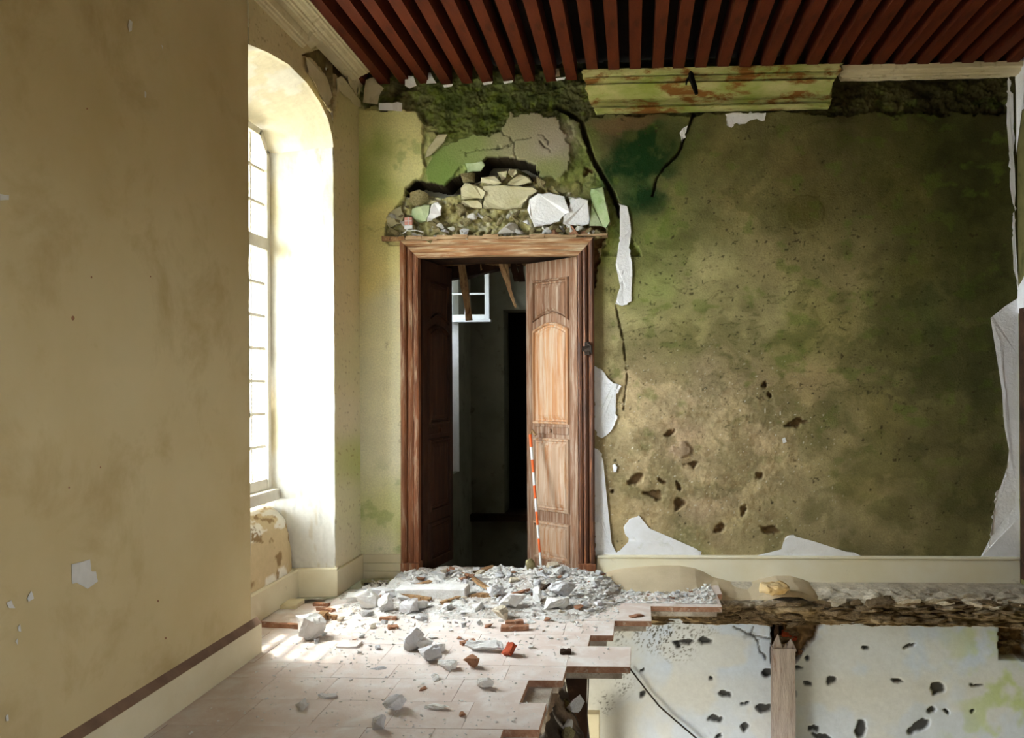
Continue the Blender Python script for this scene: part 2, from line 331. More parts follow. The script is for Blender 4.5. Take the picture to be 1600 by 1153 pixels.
# outer shell of the wall (keeps daylight out everywhere but at the openings)
XO, XI = XW - .07, XW - .02
mb = MB(); mb.box((XO, YF, -.25), (XI, 4.36, 4.1)); mb.box((XO, 6.02, -.25), (XI, 7.0, 4.1))
mb.box((XO, 4.36, -.25), (XI, 6.02, .66)); mb.box((XO, 4.36, 3.34), (XI, 6.02, 4.1))
mb.box((-3.0, YF, ZLOW), (-2.9, 2.2, -.25)); mb.box((-3.0, 4.6, ZLOW), (-2.9, 7.0, -.25)); mb.box((-3.0, 2.2, ZLOW), (-2.9, 4.6, -3.0)); mb.box((-3.0, 2.2, -1.0), (-2.9, 4.6, -.25)); mb.box((-3.0, YF, -.27), (XL + .02, 7.0, -.2))
mb.box((XO, YF, 3.985), (XL + 0.01, 7.0, 4.1))
mb.build('outer_masonry', M['grey'], wl)

# niche: far jamb, near jamb, soffit, apron
zs = np.arange(0, 3.45, 0.015); s = np.linspace(0, 1, 60)
def jamb(name, y0, y1, paint, flip):
    Pg = np.zeros((len(zs), len(s), 3)); Pg[..., 0] = XL + (XW - XL) * s[None]; Pg[..., 1] = y0 + (y1 - y0) * s[None]; Pg[..., 2] = zs[:, None]
    S_, Z_ = np.broadcast_to(s[None], Pg.shape[:2]), Pg[..., 2]
    n = fbm(S_ * 5, Z_ * 4, 5, 31); flake = np.floor(fbm(S_ * 2.2, Z_ * 2.0, 5, 41) * 9) / 9
    e = sm(0, 0.06, S_)
    Pg[..., 1] += np.sign(y1 - y0) * (0.016 * (n - 0.5) + 0.02 * (flake - 0.5)) * e
    Pg[..., 0] += -0.01 * (1 - e) * fbm(Z_ * 12, Z_ * 0 + 3, 4, 5)
    c = np.zeros(Pg.shape) + lin((204, 201, 192))
    c = mixc(c, sm(0.48, 0.62, fbm(S_ * 3, Z_ * 1.6, 4, 51)), (198, 188, 160)); c = mixc(c, sm(0.86, 1.0, S_) * 0.8, (206, 178, 132))
    c = mixc(c, sm(0.62, 0.72, fbm(S_ * 14, Z_ * 9, 4, 61)) * 0.5, (182, 168, 138))
    grid(name, Pg, c, M['soft_attr'], parent=wl, flip=flip)
jamb('far_jamb', YJ, 5.815, None, False); jamb('near_jamb', YN, 4.46, None, True)
t = np.linspace(0, 1, 90)
Pg = np.zeros((len(s), len(t), 3)); yi = YN + (YJ - YN) * t; yo = 4.46 + (5.815 - 4.46) * t
zo = 3.31 - 0.16 * sm(0.86, 1.0, t) - 0.16 * sm(0.14, 0, t)
Pg[..., 0] = (XL + (XW - XL) * s)[:, None]; Pg[..., 1] = yi[None] + (yo - yi)[None] * s[:, None]
Pg[..., 2] = arch(yi)[None] + (zo - arch(yi))[None] * s[:, None]
n = fbm(Pg[..., 0] * 5, Pg[..., 1] * 5, 5, 71); Pg[..., 2] += 0.02 * (n - 0.5) * sm(0, 0.05, s)[:, None]
c = mixc(np.zeros(Pg.shape) + lin((222, 217, 206)), sm(0.5, 0.62, n), (216, 206, 182))
grid('soffit', Pg, c, M['soft_attr'], parent=wl)
za = np.array([0, 0.1, 0.2, 0.3, 0.38, 0.45, 0.51, 0.56, 0.60, 0.63, 0.65, 0.66]); xa = np.array([-2.40, -2.40, -2.402, -2.405, -2.41, -2.42, -2.44, -2.465, -2.50, -2.54, -2.59, -2.68])
k = np.linspace(0, 1, 70); zz = np.interp(k, np.linspace(0, 1, 12), za); xx = np.interp(k, np.linspace(0, 1, 12), xa); ya = np.arange(4.38, 5.9, 0.015)
Pg = np.zeros((len(k), len(ya), 3)); Pg[..., 0] = xx[:, None]; Pg[..., 2] = zz[:, None]; Pg[..., 1] = ya[None]
n = fbm(Pg[..., 1] * 4, k[:, None] * 5 + 0 * ya[None], 5, 81); Pg[..., 0] += 0.03 * (n - 0.5)
# rounded end where the apron turns into the far jamb
r_ = np.clip((Pg[..., 1] - 5.62) / 0.25, 0, 1); Pg[..., 0] += -0.06 * r_ ** 2
c = mixc(np.zeros(Pg.shape) + lin((204, 182, 142)), sm(0.5, 0.54, n), (236, 230, 216)); c = mixc(c, sm(0.66, 0.7, fbm(Pg[..., 1] * 9, k[:, None] * 9 + 0 * ya[None], 4, 91)), (150, 122, 84))
grid('apron', Pg, c, M['soft_attr'], parent=wl)
# broken plaster and brick ends at the springing of the arch
bits = [((508, 205), .06, 'white'), ((499, 198), .075, 'white'), ((515, 208), .045, 'brownbrick'), ((488, 209), .07, 'stone'), ((512, 196), .04, 'brownbrick'), ((503, 213), .05, 'white'), ((470, 211), .05, 'stone')]
RW = []
def hull(seed, nv=14, flat=(1, 1, 1)):
    r = np.random.RandomState(seed); bm = bmesh.new()
    for _ in range(nv):
        p = r.normal(size=3); p /= np.linalg.norm(p); p = np.clip(p * r.uniform(.75, 1.15), -.8, .8)
        bm.verts.new(p * np.array(flat) * 0.62)
    bmesh.ops.convex_hull(bm, input=bm.verts)
    bmesh.ops.delete(bm, geom=[v for v in bm.verts if not v.link_faces], context='VERTS')
    me = bpy.data.meshes.new('chunk'); bm.to_mesh(me); bm.free(); return me
from mathutils import noise as mnoise
def chunk_mesh(seed, mat, flat=(1, 1, .7), nv=14, rough=0):
    me = hull(seed, nv, flat); me.materials.append(M[mat])
    if rough:
        bm = bmesh.new(); bm.from_mesh(me); bmesh.ops.subdivide_edges(bm, edges=bm.edges, cuts=rough, use_grid_fill=True); off = Vector((seed * 1.7, seed * .3, 0))
        for v in bm.verts:
            p = v.co * 2.6 + off; d = mnoise.noise_vector(p) * .08 + mnoise.noise_vector(p * 2.7) * .05; v.co += d
        bm.to_mesh(me); bm.free()
    return me
for i, ((u, v), sz, mt) in enumerate(bits):
    q = on(u, v, 1, 5.80 + 0.006 * (520 - u)); o = link('plaster_fragment', chunk_mesh(300 + i, mt, (1.4, .6, .6)), wl); o.location = q; o.scale = (sz, sz * .7, sz * .7); o.rotation_euler = (random.random(), random.random() * .4, random.random())
# paint flakes on the near wall
def patch(name, poly, ax, val, th, mat, parent, jit=1.6, sub=5.0, sign=-1, seed=0, inset=0.0):
    r = np.random.RandomState(seed + 1000); pts = []
    n = len(poly)
    for i in range(n):
        a = np.array(poly[i], float); b2 = np.array(poly[(i + 1) % n], float); ln = np.hypot(*(b2 - a)); k = max(1, int(ln / sub)); nrm = np.array([-(b2 - a)[1], (b2 - a)[0]]) / max(ln, 1e-6)
        for j in range(k):
            o_ = r.normal() * jit * (0.45 if j == 0 else 1) * min(1, ln / sub / 1.5); pts.append(a + (b2 - a) * j / k + nrm * o_)
    bm = bmesh.new(); base = []; top = []
    ctr = np.mean(pts, 0)
    for p in pts:
        q = on(p[0], p[1], ax, val); base.append(bm.verts.new(q))
        p2 = p + (ctr - p) / max(np.hypot(*(ctr - p)), 1) * inset
        q = on(p2[0], p2[1], ax, val + sign * th * (0.7 + 0.6 * r.rand())); top.append(bm.verts.new(q))
    f = bm.faces.new(top)
    for i in range(len(pts)):
        j = (i + 1) % len(pts); bm.faces.new((base[i], base[j], top[j], top[i]))
    bmesh.ops.triangulate(bm, faces=[f], ngon_method='EAR_CLIP'); bmesh.ops.recalc_face_normals(bm, faces=bm.faces)
    me = bpy.data.meshes.new(name); bm.to_mesh(me); bm.free(); me.materials.append(M[mat] if isinstance(mat, str) else mat)
    return link(name, me, parent)
M['flake'] = mat_noise('bare_undercoat', (222, 220, 216), (206, 204, 198), 8, bump=0.2)
for i, pl in enumerate([[(112, 882), (141, 874), (143, 893), (150, 893), (153, 908), (143, 912), (137, 920), (131, 908), (113, 912)], [(43, 935), (49, 923), (53, 935), (45, 940)], [(10, 942), (18, 938), (24, 950), (14, 950)],
                        [(28, 980), (32, 975), (33, 987), (29, 986)], [(24, 1002), (28, 997), (28, 1008)], [(202, 30), (207, 34), (206, 48), (202, 50), (200, 40)], [(252, 70), (255, 72), (254, 78)], [(226, 142), (229, 145), (228, 153), (226, 152)], [(9, 1118), (13, 1116), (14, 1126), (10, 1127)], [(0, 303), (14, 305), (14, 312), (0, 313)]]):
    patch('paint_flake', pl, 0, XL, 0.003, 'flake', wl, jit=0.5, sub=6, sign=1, seed=i)
for i, (u, v, r_) in enumerate([(114, 497, 4), (143, 433, 2), (235, 432, 1.6), (157, 730, 1.6), (108, 762, 2), (259, 997, 2), (247, 939, 2), (136, 170, 1.6)]):
    a = [(u + r_ * math.cos(t) * .7, v + r_ * math.sin(t)) for t in np.linspace(0, 6.28, 8)[:-1]]
    patch('paint_chip', a, 0, XL, 0.002, 'brownbrick', wl, jit=.3, sub=9, sign=1, seed=40 + i)

# skirting
bl = empty('baseboard_left'); tag(bl, 'cream painted skirting board with worn brown top edge along left wall', 'skirting board', kind='structure')
mb = MB(); mb.box((XL - .02, YF, -.03), (XL + .03, YN + 0.06, .165)); mb.build('board', M['skirt'], bl, bevel=.003)
mb = MB(); mb.add([(XL - .02, YF, .165), (XL + .03, YF, .165), (XL, YF, .20), (XL - .02, YN + .06, .165), (XL + .03, YN + .06, .165), (XL, YN + .06, .20)], [(0, 1, 2), (3, 5, 4), (1, 4, 5, 2), (0, 2, 5, 3), (0, 3, 4, 1)]); mb.build('top_edge', M['skirt_top'], bl)
bn = empty('baseboard_niche'); tag(bn, 'cream plaster plinth round the foot of the window niche', 'skirting board', kind='structure')
mb = MB(); mb.box((-2.66, 4.4, 0), (-2.378, 5.86, .20), .004); mb.build('apron_plinth', M['skirt'], bn, bevel=.01)
a = Vector((XL + .02, YJ - .03, 0)); b_ = Vector((-2.40, 5.775, 0))
mb = MB(); mb.add([(a.x, a.y, 0), (b_.x, b_.y, 0), (b_.x, b_.y + .1, 0), (a.x - .02, a.y + .1, 0), (a.x, a.y, .20), (b_.x, b_.y, .20), (b_.x, b_.y + .1, .20), (a.x - .02, a.y + .1, .20)], [(0, 1, 2, 3), (4, 5, 6, 7), (0, 1, 5, 4), (1, 2, 6, 5), (2, 3, 7, 6), (3, 0, 4, 7)]); mb.build('jamb_plinth', M['skirt'], bn, bevel=.004)
mb = MB(); mb.box((XL - .03, YJ - .03, 0), (XL + .022, 6.39, .185)); mb.build('pier_plinth', M['skirt'], bn, bevel=.003)

# window in the niche
win = empty('window_1', (XW, 5.14, 0.65)); tag(win, 'tall casement window of small panes set deep in left wall niche', 'window', kind='structure')
def wbox(name, lo, hi, mat='winpaint', parent=win, bevel=.004):
    mb = MB(); off = Vector(parent.location) if parent else Vector(); mb.box(Vector(lo) - off, Vector(hi) - off); return mb.build(name, M[mat], parent, bevel=bevel)
wy0, wy1, wz0, wz1 = 4.46, 5.81, 0.77, 3.29
wbox('frame_stile', (XW - .03, wy0, wz0), (XW + .05, wy0 + .05, wz1)); wbox('frame_stile', (XW - .03, wy1 - .05, wz0), (XW + .05, wy1, wz1 - .12))
wbox('frame_head', (XW - .03, wy0, wz1 - .05), (XW + .05, wy1 - .13, wz1)); wbox('sill', (XW - .04, wy0 - .05, wz0 - .08), (XW + .10, wy1 + .05, wz0)); wbox('bottom_rail', (XW - .02, wy0 + .05, wz0), (XW + .04, wy1 - .05, wz0 + .075))
mb = MB(); mb.beam(Vector((XW + .01, wy1 - .03, wz1 - .14)) - win.location, Vector((XW + .01, wy1 - .15, wz1 - .02)) - win.location, .06, .08, upv=(1, 0, 0)); mb.build('corner_brace', M['winpaint'], win)
wbox('transom', (XW - .03, wy0 + .05, 2.45), (XW + .06, wy1 - .05, 2.54)); wbox('mullion', (XW - .03, 5.09, wz0 + .075), (XW + .05, 5.19, wz1 - .05))
rows = [(wz0 + .075 + i * (2.45 - wz0 - .075) / 7, wz0 + .075 + (i + 1) * (2.45 - wz0 - .075) / 7) for i in range(7)] + [(2.54 + i * .24, 2.54 + (i + 1) * .24) for i in range(3)]
cols = [(wy0 + .05 + i * (5.09 - wy0 - .05) / 3, wy0 + .05 + (i + 1) * (5.09 - wy0 - .05) / 3) for i in range(3)] + [(5.19 + i * (wy1 - .05 - 5.19) / 3, 5.19 + (i + 1) * (wy1 - .05 - 5.19) / 3) for i in range(3)]
for i, (a0, a1) in enumerate(rows[1:]): wbox('glazing_bar', (XW - .014, wy0 + .05, a0 - .012), (XW + .026, wy1 - .05, a0 + .012))
for i, (a0, a1) in enumerate(cols):
    if i not in (0, 3): wbox('glazing_bar', (XW - .012, a0 - .011, wz0 + .075), (XW + .022, a0 + .011, wz1 - .05))
for (z0, z1) in rows:
    for (y0, y1) in cols: wbox('pane', (XW + .0, y0, z0), (XW + .004, y1, z1), 'glass', bevel=0)
# unseen slab added over the window to cut the sun and the courtyard ground
mb = MB(); mb.box((-3.45, 3.6, 3.45), (XW - .07, 6.8, 3.6)); tag(mb.build('trim_sun_blocker', M['grey'], None, bevel=.01), 'unseen slab added outside above the window to cut the sun', 'sun blocker', kind='structure')
mb = MB(); mb.box((-60, -60, -5.2), (60, 60, -5.0)); tag(mb.build('ground_outside', M['ground'], None), 'gravel courtyard ground outside the building', 'ground', kind='structure')

# cornice on the left wall: upper moulding runs on, lower moulding breaks off
cl = empty('trim_cornice_left'); tag(cl, 'broken two part plaster cornice along top of left wall', 'cornice', kind='structure')
def run(name, prof, y0, y1, mat, parent, ragged=0.0, seed=0):
    r = np.random.RandomState(seed); st = []
    for y in (y0, y1): st.append([(x, y + (r.uniform(-ragged, ragged) if y == y1 else 0), z) for (x, z) in prof])
    mb = MB(); mb.sweep(st, None); return mb.build(name, mat, parent)
upper = [(XL, 3.90), (XL, 3.79), (XL + .075, 3.79), (XL + .08, 3.80), (XL + .095, 3.80), (XL + .10, 3.812), (XL + .12, 3.818), (XL + .135, 3.835), (XL + .15, 3.838), (XL + .155, 3.85), (XL + .165, 3.852), (XL + .165, 3.90)]
lower = [(XL, 3.76), (XL, 3.68), (XL + .012, 3.68), (XL + .018, 3.69), (XL + .03, 3.695), (XL + .034, 3.71), (XL + .042, 3.715), (XL + .046, 3.73), (XL + .05, 3.75), (XL + .05, 3.76)]
cove = [(XL, 3.80), (XL, 3.74), (XL + .03, 3.75), (XL + .045, 3.765), (XL + .065, 3.80)]
run('upper_moulding', upper, YF, 6.16, M['cornice'], cl, .04, 1); run('lower_moulding', lower, YF, 5.28, M['cornice'], cl, .03, 2); run('cove', cove, YF, 5.42, M['cornice'], cl, .05, 3)
for i, pl in enumerate([[(712, 320), (765, 380), (770, 420), (755, 435), (722, 405)], [(770, 400), (860, 440), (885, 470), (870, 520), (845, 520), (838, 575), (800, 520)], [(715, 470), (745, 455), (800, 540), (860, 605), (862, 650), (800, 610), (735, 545), (720, 560)], [(530, 345), (600, 400), (640, 440), (688, 580), (655, 640), (600, 520), (545, 440)]]):
    patch('torn_plaster', [c4(*p) for p in pl], 0, XL + 0.002, .018 + .012 * (i % 2), 'cornice', wl, jit=1.2, sub=5, sign=1, seed=70 + i)

# ------------------------------------------------------------------ ceiling
ce = MB().box((XL, YF, 4.0), (XR, 6.6, 4.08)).build('ceiling', M['boards'], None); tag(ce, 'black board ceiling over closely spaced red brown joists', 'ceiling', kind='structure')
pitch = 0.1635; jm = MB().box((-.041, YF, 3.855), (.041, 6.52, 4.0)).mesh('joist', M['joist'])
for i in range(31):
    o = link('joist', jm, ce); o.location = (XL + .03 + .0 + i * pitch + random.uniform(-.006, .006), 0, random.uniform(-.004, .006))

# ------------------------------------------------------------------ right wall, wall behind, lower storey
wr = empty('wall_right'); tag(wr, 'dark olive right wall with white plaster strip at the corner', 'wall', kind='structure')
mb = MB(); mb.box((XR, YF, ZLOW), (XR + .1, 0.2, -.2)); mb.box((XR, .2, ZLOW), (XR + .1, 6.9, -.2)); mb.box((XR, 4.6, -.2), (XR + .1, 6.9, 4.1))
M['olive'] = mat_noise('olive_damp_wall', (120, 112, 70), (96, 92, 54), 2, (66, 70, 32), 4, (0.5, 0.7), bump=0.4)
mb.build('damp_render', M['olive'], wr)
mb = MB(); mb.box((XR, YF, -.2), (XR + .1, 0.5, 4.1)); mb.box((XR, 1.1, -.2), (XR + .1, 4.6, 4.1)); mb.box((XR, .5, -.2), (XR + .1, 1.1, .8)); mb.box((XR, .5, 2.0), (XR + .1, 1.1, 4.1)); mb.build('bounce_render', M['cream'], wr)  # unseen stretch made pale for bounce, with an opening added for fill
tag(MB().box((XL - .8, YF - .1, ZLOW), (XR + .1, YF, 4.1)).build('wall_front', M['cream'], None), 'cream wall of the room opposite the doorway', 'wall', kind='structure')
tag(MB().box((-2.9, YF, ZLOW - .1), (XR + .1, 10.2, ZLOW)).build('floor_lower', M['bed'], None), 'bare floor of the storey below', 'floor', kind='structure')
tag(MB().box((XR - .012, 5.0, 0.03), (XR + .005, 6.36, 2.05)).build('door_panel_right', M['darkwood'], None, bevel=.006), 'dark brown wooden door lining at right edge', 'door', kind='structure')
for i, pl in enumerate([[(1574, 118), (1600, 88), (1600, 118), (1580, 128), (1585, 145), (1600, 140), (1600, 170), (1586, 178), (1584, 300), (1579, 320), (1576, 180)], [(1590, 455), (1600, 430), (1600, 495), (1591, 490)]]):
    patch('plaster_strip', pl, 0, XR, .01, 'white', wr, jit=.8, sub=8, sign=-1, seed=90 + i)
# ------------------------------------------------------------------ back wall: one relief sheet, plaster pieces on top
def c5(px, py): return (560 + px / 3.602, 100 + py / 3.602)      # sheet of the damage above the door
LEFT_PLASTER = [(540, 168), (600, 174), (632, 172), (650, 178), (659, 195), (663, 215), (658, 240), (661, 262), (657, 285), (645, 292), (634, 305), (622, 318), (612, 330), (604, 345), (602, 372), (606, 384), (632, 384), (634, 930), (540, 930)]
MID_PLATE = [c5(*p) for p in [(375, 640), (372, 580), (420, 510), (480, 460), (540, 430), (620, 405), (700, 390), (800, 385), (820, 330), (850, 280), (960, 285), (1120, 290), (1125, 360), (1190, 440), (1190, 600), (1130, 640), (1060, 640), (985, 600), (860, 555), (720, 560), (690, 600), (600, 605), (560, 570), (540, 650), (500, 690), (430, 680)]]
VOID = [c5(*p) for p in [(262, 742), (330, 688), (480, 718), (552, 662), (640, 640), (690, 605), (722, 562), (870, 558), (955, 588), (1003, 598), (985, 665), (962, 612), (890, 588), (780, 604), (768, 630), (700, 645), (680, 664), (600, 684), (560, 722), (470, 748), (350, 732), (290, 748)]]
RUBBLE = [c5(*p) for p in [(265, 742), (350, 740), (470, 750), (570, 720), (610, 680), (690, 650), (780, 605), (890, 585), (985, 665), (1080, 700), (1190, 720), (1310, 780), (1420, 900), (1390, 1000), (1330, 1150), (1290, 990), (180, 990), (120, 930), (150, 850), (230, 790)]]
CRACK1 = [(872, 165), (893, 178), (908, 190), (914, 212), (925, 245), (935, 262), (947, 283), (956, 300), (965, 322), (968, 336)]
CRACK2 = [(1084, 174), (1078, 195), (1068, 218), (1060, 240), (1038, 262), (1026, 280), (1020, 305)]
CRACK3 = [(962, 478), (968, 505), (974, 530), (977, 560), (980, 590), (974, 640)]
RAW_TOP = [(560, 95), (560, 160), (600, 172), (655, 178), (662, 200), (690, 215), (760, 205), (795, 205), (800, 185), (870, 180), (875, 172), (905, 190), (935, 180), (1330, 176), (1570, 178), (1580, 95)]
BP = [(985, 235, 36, 60, 22), (1010, 275, 30, 58, 20), (990, 290, 36, 62, 24), (1500, 260, 52, 54, 22), (1530, 220, 54, 54, 24), (1520, 340, 54, 56, 22), (1470, 200, 58, 58, 24), (575, 200, 227, 221, 157), (600, 230, 174, 191, 105), (585, 290, 179, 196, 113), (640, 200, 240, 233, 171), (640, 260, 240, 234, 171), (600, 330, 234, 223, 149), (575, 420, 240, 225, 157), (620, 480, 240, 234, 196), (600, 600, 240, 234, 201), (570, 700, 240, 234, 206), (610, 720, 240, 234, 206), (590, 790, 215, 214, 159), (625, 830, 210, 212, 145), (600, 845, 240, 234, 206),  # darkest upper-right points combine olive mould with painted light falloff
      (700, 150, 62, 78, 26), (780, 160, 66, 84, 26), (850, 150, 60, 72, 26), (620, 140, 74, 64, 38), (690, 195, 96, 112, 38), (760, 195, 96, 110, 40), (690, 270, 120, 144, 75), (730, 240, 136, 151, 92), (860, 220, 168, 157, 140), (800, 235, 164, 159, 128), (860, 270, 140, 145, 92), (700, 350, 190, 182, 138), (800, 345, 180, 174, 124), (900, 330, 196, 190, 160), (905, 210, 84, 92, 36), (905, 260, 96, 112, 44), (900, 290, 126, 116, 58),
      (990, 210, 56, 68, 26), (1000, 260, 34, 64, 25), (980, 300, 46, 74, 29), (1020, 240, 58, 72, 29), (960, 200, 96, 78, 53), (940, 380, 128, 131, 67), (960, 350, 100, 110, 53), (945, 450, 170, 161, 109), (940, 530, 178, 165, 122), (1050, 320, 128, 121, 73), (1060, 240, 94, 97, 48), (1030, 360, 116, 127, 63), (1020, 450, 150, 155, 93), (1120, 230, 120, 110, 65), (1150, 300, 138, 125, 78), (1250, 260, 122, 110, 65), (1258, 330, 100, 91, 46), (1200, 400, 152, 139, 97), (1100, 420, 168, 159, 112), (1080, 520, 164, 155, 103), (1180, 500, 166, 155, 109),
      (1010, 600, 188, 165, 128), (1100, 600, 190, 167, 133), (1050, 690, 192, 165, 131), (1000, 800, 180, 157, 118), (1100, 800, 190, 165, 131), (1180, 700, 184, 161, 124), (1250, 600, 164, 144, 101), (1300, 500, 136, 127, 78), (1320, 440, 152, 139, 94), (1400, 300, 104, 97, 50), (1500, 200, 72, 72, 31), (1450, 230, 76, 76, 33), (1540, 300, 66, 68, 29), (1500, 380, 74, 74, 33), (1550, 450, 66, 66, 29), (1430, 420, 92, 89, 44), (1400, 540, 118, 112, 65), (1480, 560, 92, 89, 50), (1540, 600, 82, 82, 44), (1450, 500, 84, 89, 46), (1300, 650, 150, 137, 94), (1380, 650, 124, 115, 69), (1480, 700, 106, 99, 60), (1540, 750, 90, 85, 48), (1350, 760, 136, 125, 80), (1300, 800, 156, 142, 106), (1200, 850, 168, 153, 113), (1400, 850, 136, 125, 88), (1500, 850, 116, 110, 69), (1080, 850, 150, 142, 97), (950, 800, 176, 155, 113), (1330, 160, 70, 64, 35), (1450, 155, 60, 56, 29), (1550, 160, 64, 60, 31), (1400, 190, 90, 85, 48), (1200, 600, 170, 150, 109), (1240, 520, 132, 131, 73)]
PITS = [(995, 750, 13, 6, -.2), (1018, 773, 18, 5, .35), (1062, 787, 9, 9, 0), (1160, 797, 5, 9, .3), (1128, 826, 9, 8, 0), (1203, 827, 16, 8, .1), (1246, 662, 20, 6, -.05), (1082, 728, 11, 5, 0), (1186, 744, 9, 7, 0), (1046, 676, 14, 5, -.1), (958, 767, 6, 4, 0), (1205, 616, 4, 5, 0), (1195, 600, 4, 5, 0), (1032, 752, 5, 4, 0), (1060, 760, 5, 5, 0), (918, 268, 8, 6, 0)]
def paint_back(P):
    U, V = proj(P)
    w1 = fbm(U / 45, V / 45, 4, 101) - .5; w2 = fbm(U / 45, V / 45, 4, 131) - .5
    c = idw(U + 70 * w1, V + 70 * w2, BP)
    Uw = U + 9 * (fbm(U / 13, V / 13, 4, 103) - .5) * 2; Vw = V + 9 * (fbm(U / 13, V / 13, 4, 107) - .5) * 2
    fine = fbm(U / 9, V / 9, 5, 111); med = fbm(U / 30, V / 30, 5, 113); vfine = vn(U / 2.2, V / 2.2, 5)
    right = sm(930, 960, U)
    # stains and scratches
    c = c * (0.66 + 0.7 * med)[..., None] * (.9 + .2 * fine)[..., None]
    c = mixc(c, right * sm(.60, .74, fbm(U / 26, V / 20, 5, 141)) * .45 * sm(420, 200, np.abs(V - 420)), (96, 116, 40))
    c = mixc(c, right * sm(.66, .76, fbm((U + 20 * w1) / 13, (V + 30 * w2 + .08 * U) / 3.6, 4, 151)) * .45 * sm(1.3, .5, blob(U, V, 1180, 500, 300, 120)), (74, 72, 36))
    c = c * (1 + right * .22 * (fbm(U / 90, V / 90, 4, 153) - .5) * 2)[..., None] * (1 + right * .25 * (vfine - .5) * sm(.4, .7, med))[..., None]
    c = mixc(c, right * sm(.52, .66, fbm((U + 60 * w2) / 55, (V + 60 * w1) / 38, 6, 157)) * .42, (84, 84, 40))
    c = mixc(c, right * sm(.55, .66, fbm((U + 50 * w1) / 70, (V + 50 * w2) / 50, 6, 159)) * .38 * sm(1300, 1450, U + 60 * w1), (52, 54, 24))
    c = mixc(c, sm(1.25, .55, blob(U + 40 * w1, V + 40 * w2, 1000, 262, 62, 78)) * sm(.38, .58, fbm(U / 22, V / 26, 6, 165)) * .92, (18, 52, 18))
    c = mixc(c, sm(1.2, .6, blob(U + 40 * w1, V + 30 * w2, 975, 190, 70, 14)) * .6, (120, 92, 64))
    c = mixc(c, right * sm(.80, .85, vn(U / 8, V / 5, 167) * .55 + vn(U / 3, V / 2, 169) * .45) * .75 * sm(1.5, .8, blob(U, V, 1200, 480, 330, 190)), (50, 50, 22))
    c = mixc(c, right * sm(.83, .87, vn(U / 9, V / 9, 161) * .6 + vn(U / 2.5, V / 2.5, 163) * .4) * .8, (56, 48, 26))
    h = 0.004 * (med - .5) + .003 * (fine - .5)
    # coarse bare render in the lower middle
    rough = sm(1.25, .65, blob(U, V, 1090, 720, 175, 150)) ; h = h + rough * .016 * (fbm(U / 26, V / 20, 5, 171) - .5); h = h + rough * .007 * (fbm(U / 5, V / 5, 3, 173) - .5)
    c = mixc(c, rough * sm(.55, .75, fbm(U / 5, V / 5, 3, 175)) * .35, (206, 186, 146)); c = mixc(c, rough * sm(.60, .70, fbm(U / 14, V / 12, 5, 177)) * .4, (140, 116, 78)); c = mixc(c, sm(1.4, .8, blob(U, V, 1100, 720, 190, 160)) * sm(.93, .96, vn(U / 2.4, V / 2.4, 179)) * .7, (232, 226, 208))
    # round patch of filler
    e = blob(U, V, 1258, 332, 30, 27); c = mixc(c, sm(1.08, .98, e) * .35, (84, 80, 34)); h = h + .003 * sm(1.05, .95, e)
    # raw masonry at the top
    m = inpoly(Uw, Vw, RAW_TOP)
    n = fbm(U / 16, V / 11, 5, 181); h = np.where(m, -.035 + .07 * (n - .5) + .02 * (vfine - .5), h); c = np.where(m[..., None], c * (.25 + 1.0 * n)[..., None], c)
    c = np.where((m & (U < 930))[..., None], mixc(c, sm(.52, .72, fbm(U / 10, V / 8, 4, 185)) * .5, (98, 114, 30)), c)
    # plates
    m2 = (U > 655) & (Uw * 1.0 + (V - 250) * -.55 < 922) & (V > 170) & (V < 400) & ~m
    h = np.where(m2, h - .02 + .03 * (fbm(U / 12, V / 12, 4, 191) - .5), h); c = np.where(m2[..., None], mixc(c * (.6 + .8 * fine)[..., None], sm(.45, .7, fbm(U / 9, V / 9, 4, 193)) * .4, (92, 112, 36)), c)
    mp = inpoly(Uw, Vw, MID_PLATE); h = np.where(mp, .004 * (med - .5), h)
    c = np.where(mp[..., None], idw(U + 40 * w1, V + 40 * w2, [q for q in BP if 655 < q[0] < 900 and 215 < q[1] < 280]), c)
    for pl in ([c5(*p) for p in [(805, 380), (860, 420), (890, 470), (905, 550)]], [c5(*p) for p in [(600, 500), (700, 475), (800, 460), (860, 440), (960, 410)]], [c5(*p) for p in [(1010, 440), (1060, 470), (1075, 500)]], [c5(*p) for p in [(1000, 380), (1050, 410), (1060, 450)]]):
        k = sm(1.3, .4, dseg(Uw, Vw, pl)); h = h - .012 * k; c = mixc(c, k * .6, (60, 60, 34))
    lp = inpoly(U + .5 * (Uw - U), V + .5 * (Vw - V), LEFT_PLASTER)
    h = np.where(lp, .014 + .003 * (med - .5), h); c = np.where(lp[..., None], idw(U + 40 * w1, V + 40 * w2, [q for q in BP if q[0] < 660 and q[1] > 180]) * (.92 + .16 * med)[..., None], c)
    c = np.where(lp[..., None], mixc(c, sm(.56, .68, fbm(U / 30, V / 26, 5, 195)) * .4 * (sm(420, 250, V) + sm(700, 780, V)), (126, 156, 70)), c)
    for pl in ([(570, 357), (590, 358), (612, 350)], [(604, 535), (605, 545)], [(628, 560), (629, 700)]): c = mixc(c, sm(1.6, .3, dseg(Uw, Vw, pl)) * .4, (130, 110, 60))
    # rubble core under the crevice
    rb = inpoly(Uw, Vw, RUBBLE) & ~lp | (inpoly(Uw, Vw, RUBBLE) & (V > 300) & (U > 615))
    n = fbm(U / 9, V / 7, 5, 201); h = np.where(rb, -.03 + .09 * (n - .45), h); c = np.where(rb[..., None], mixc(lin((170, 162, 112)) * (.55 + .8 * n)[..., None], sm(.55, .7, fbm(U / 7, V / 7, 3, 203)) * .5, (206, 202, 184)), c)
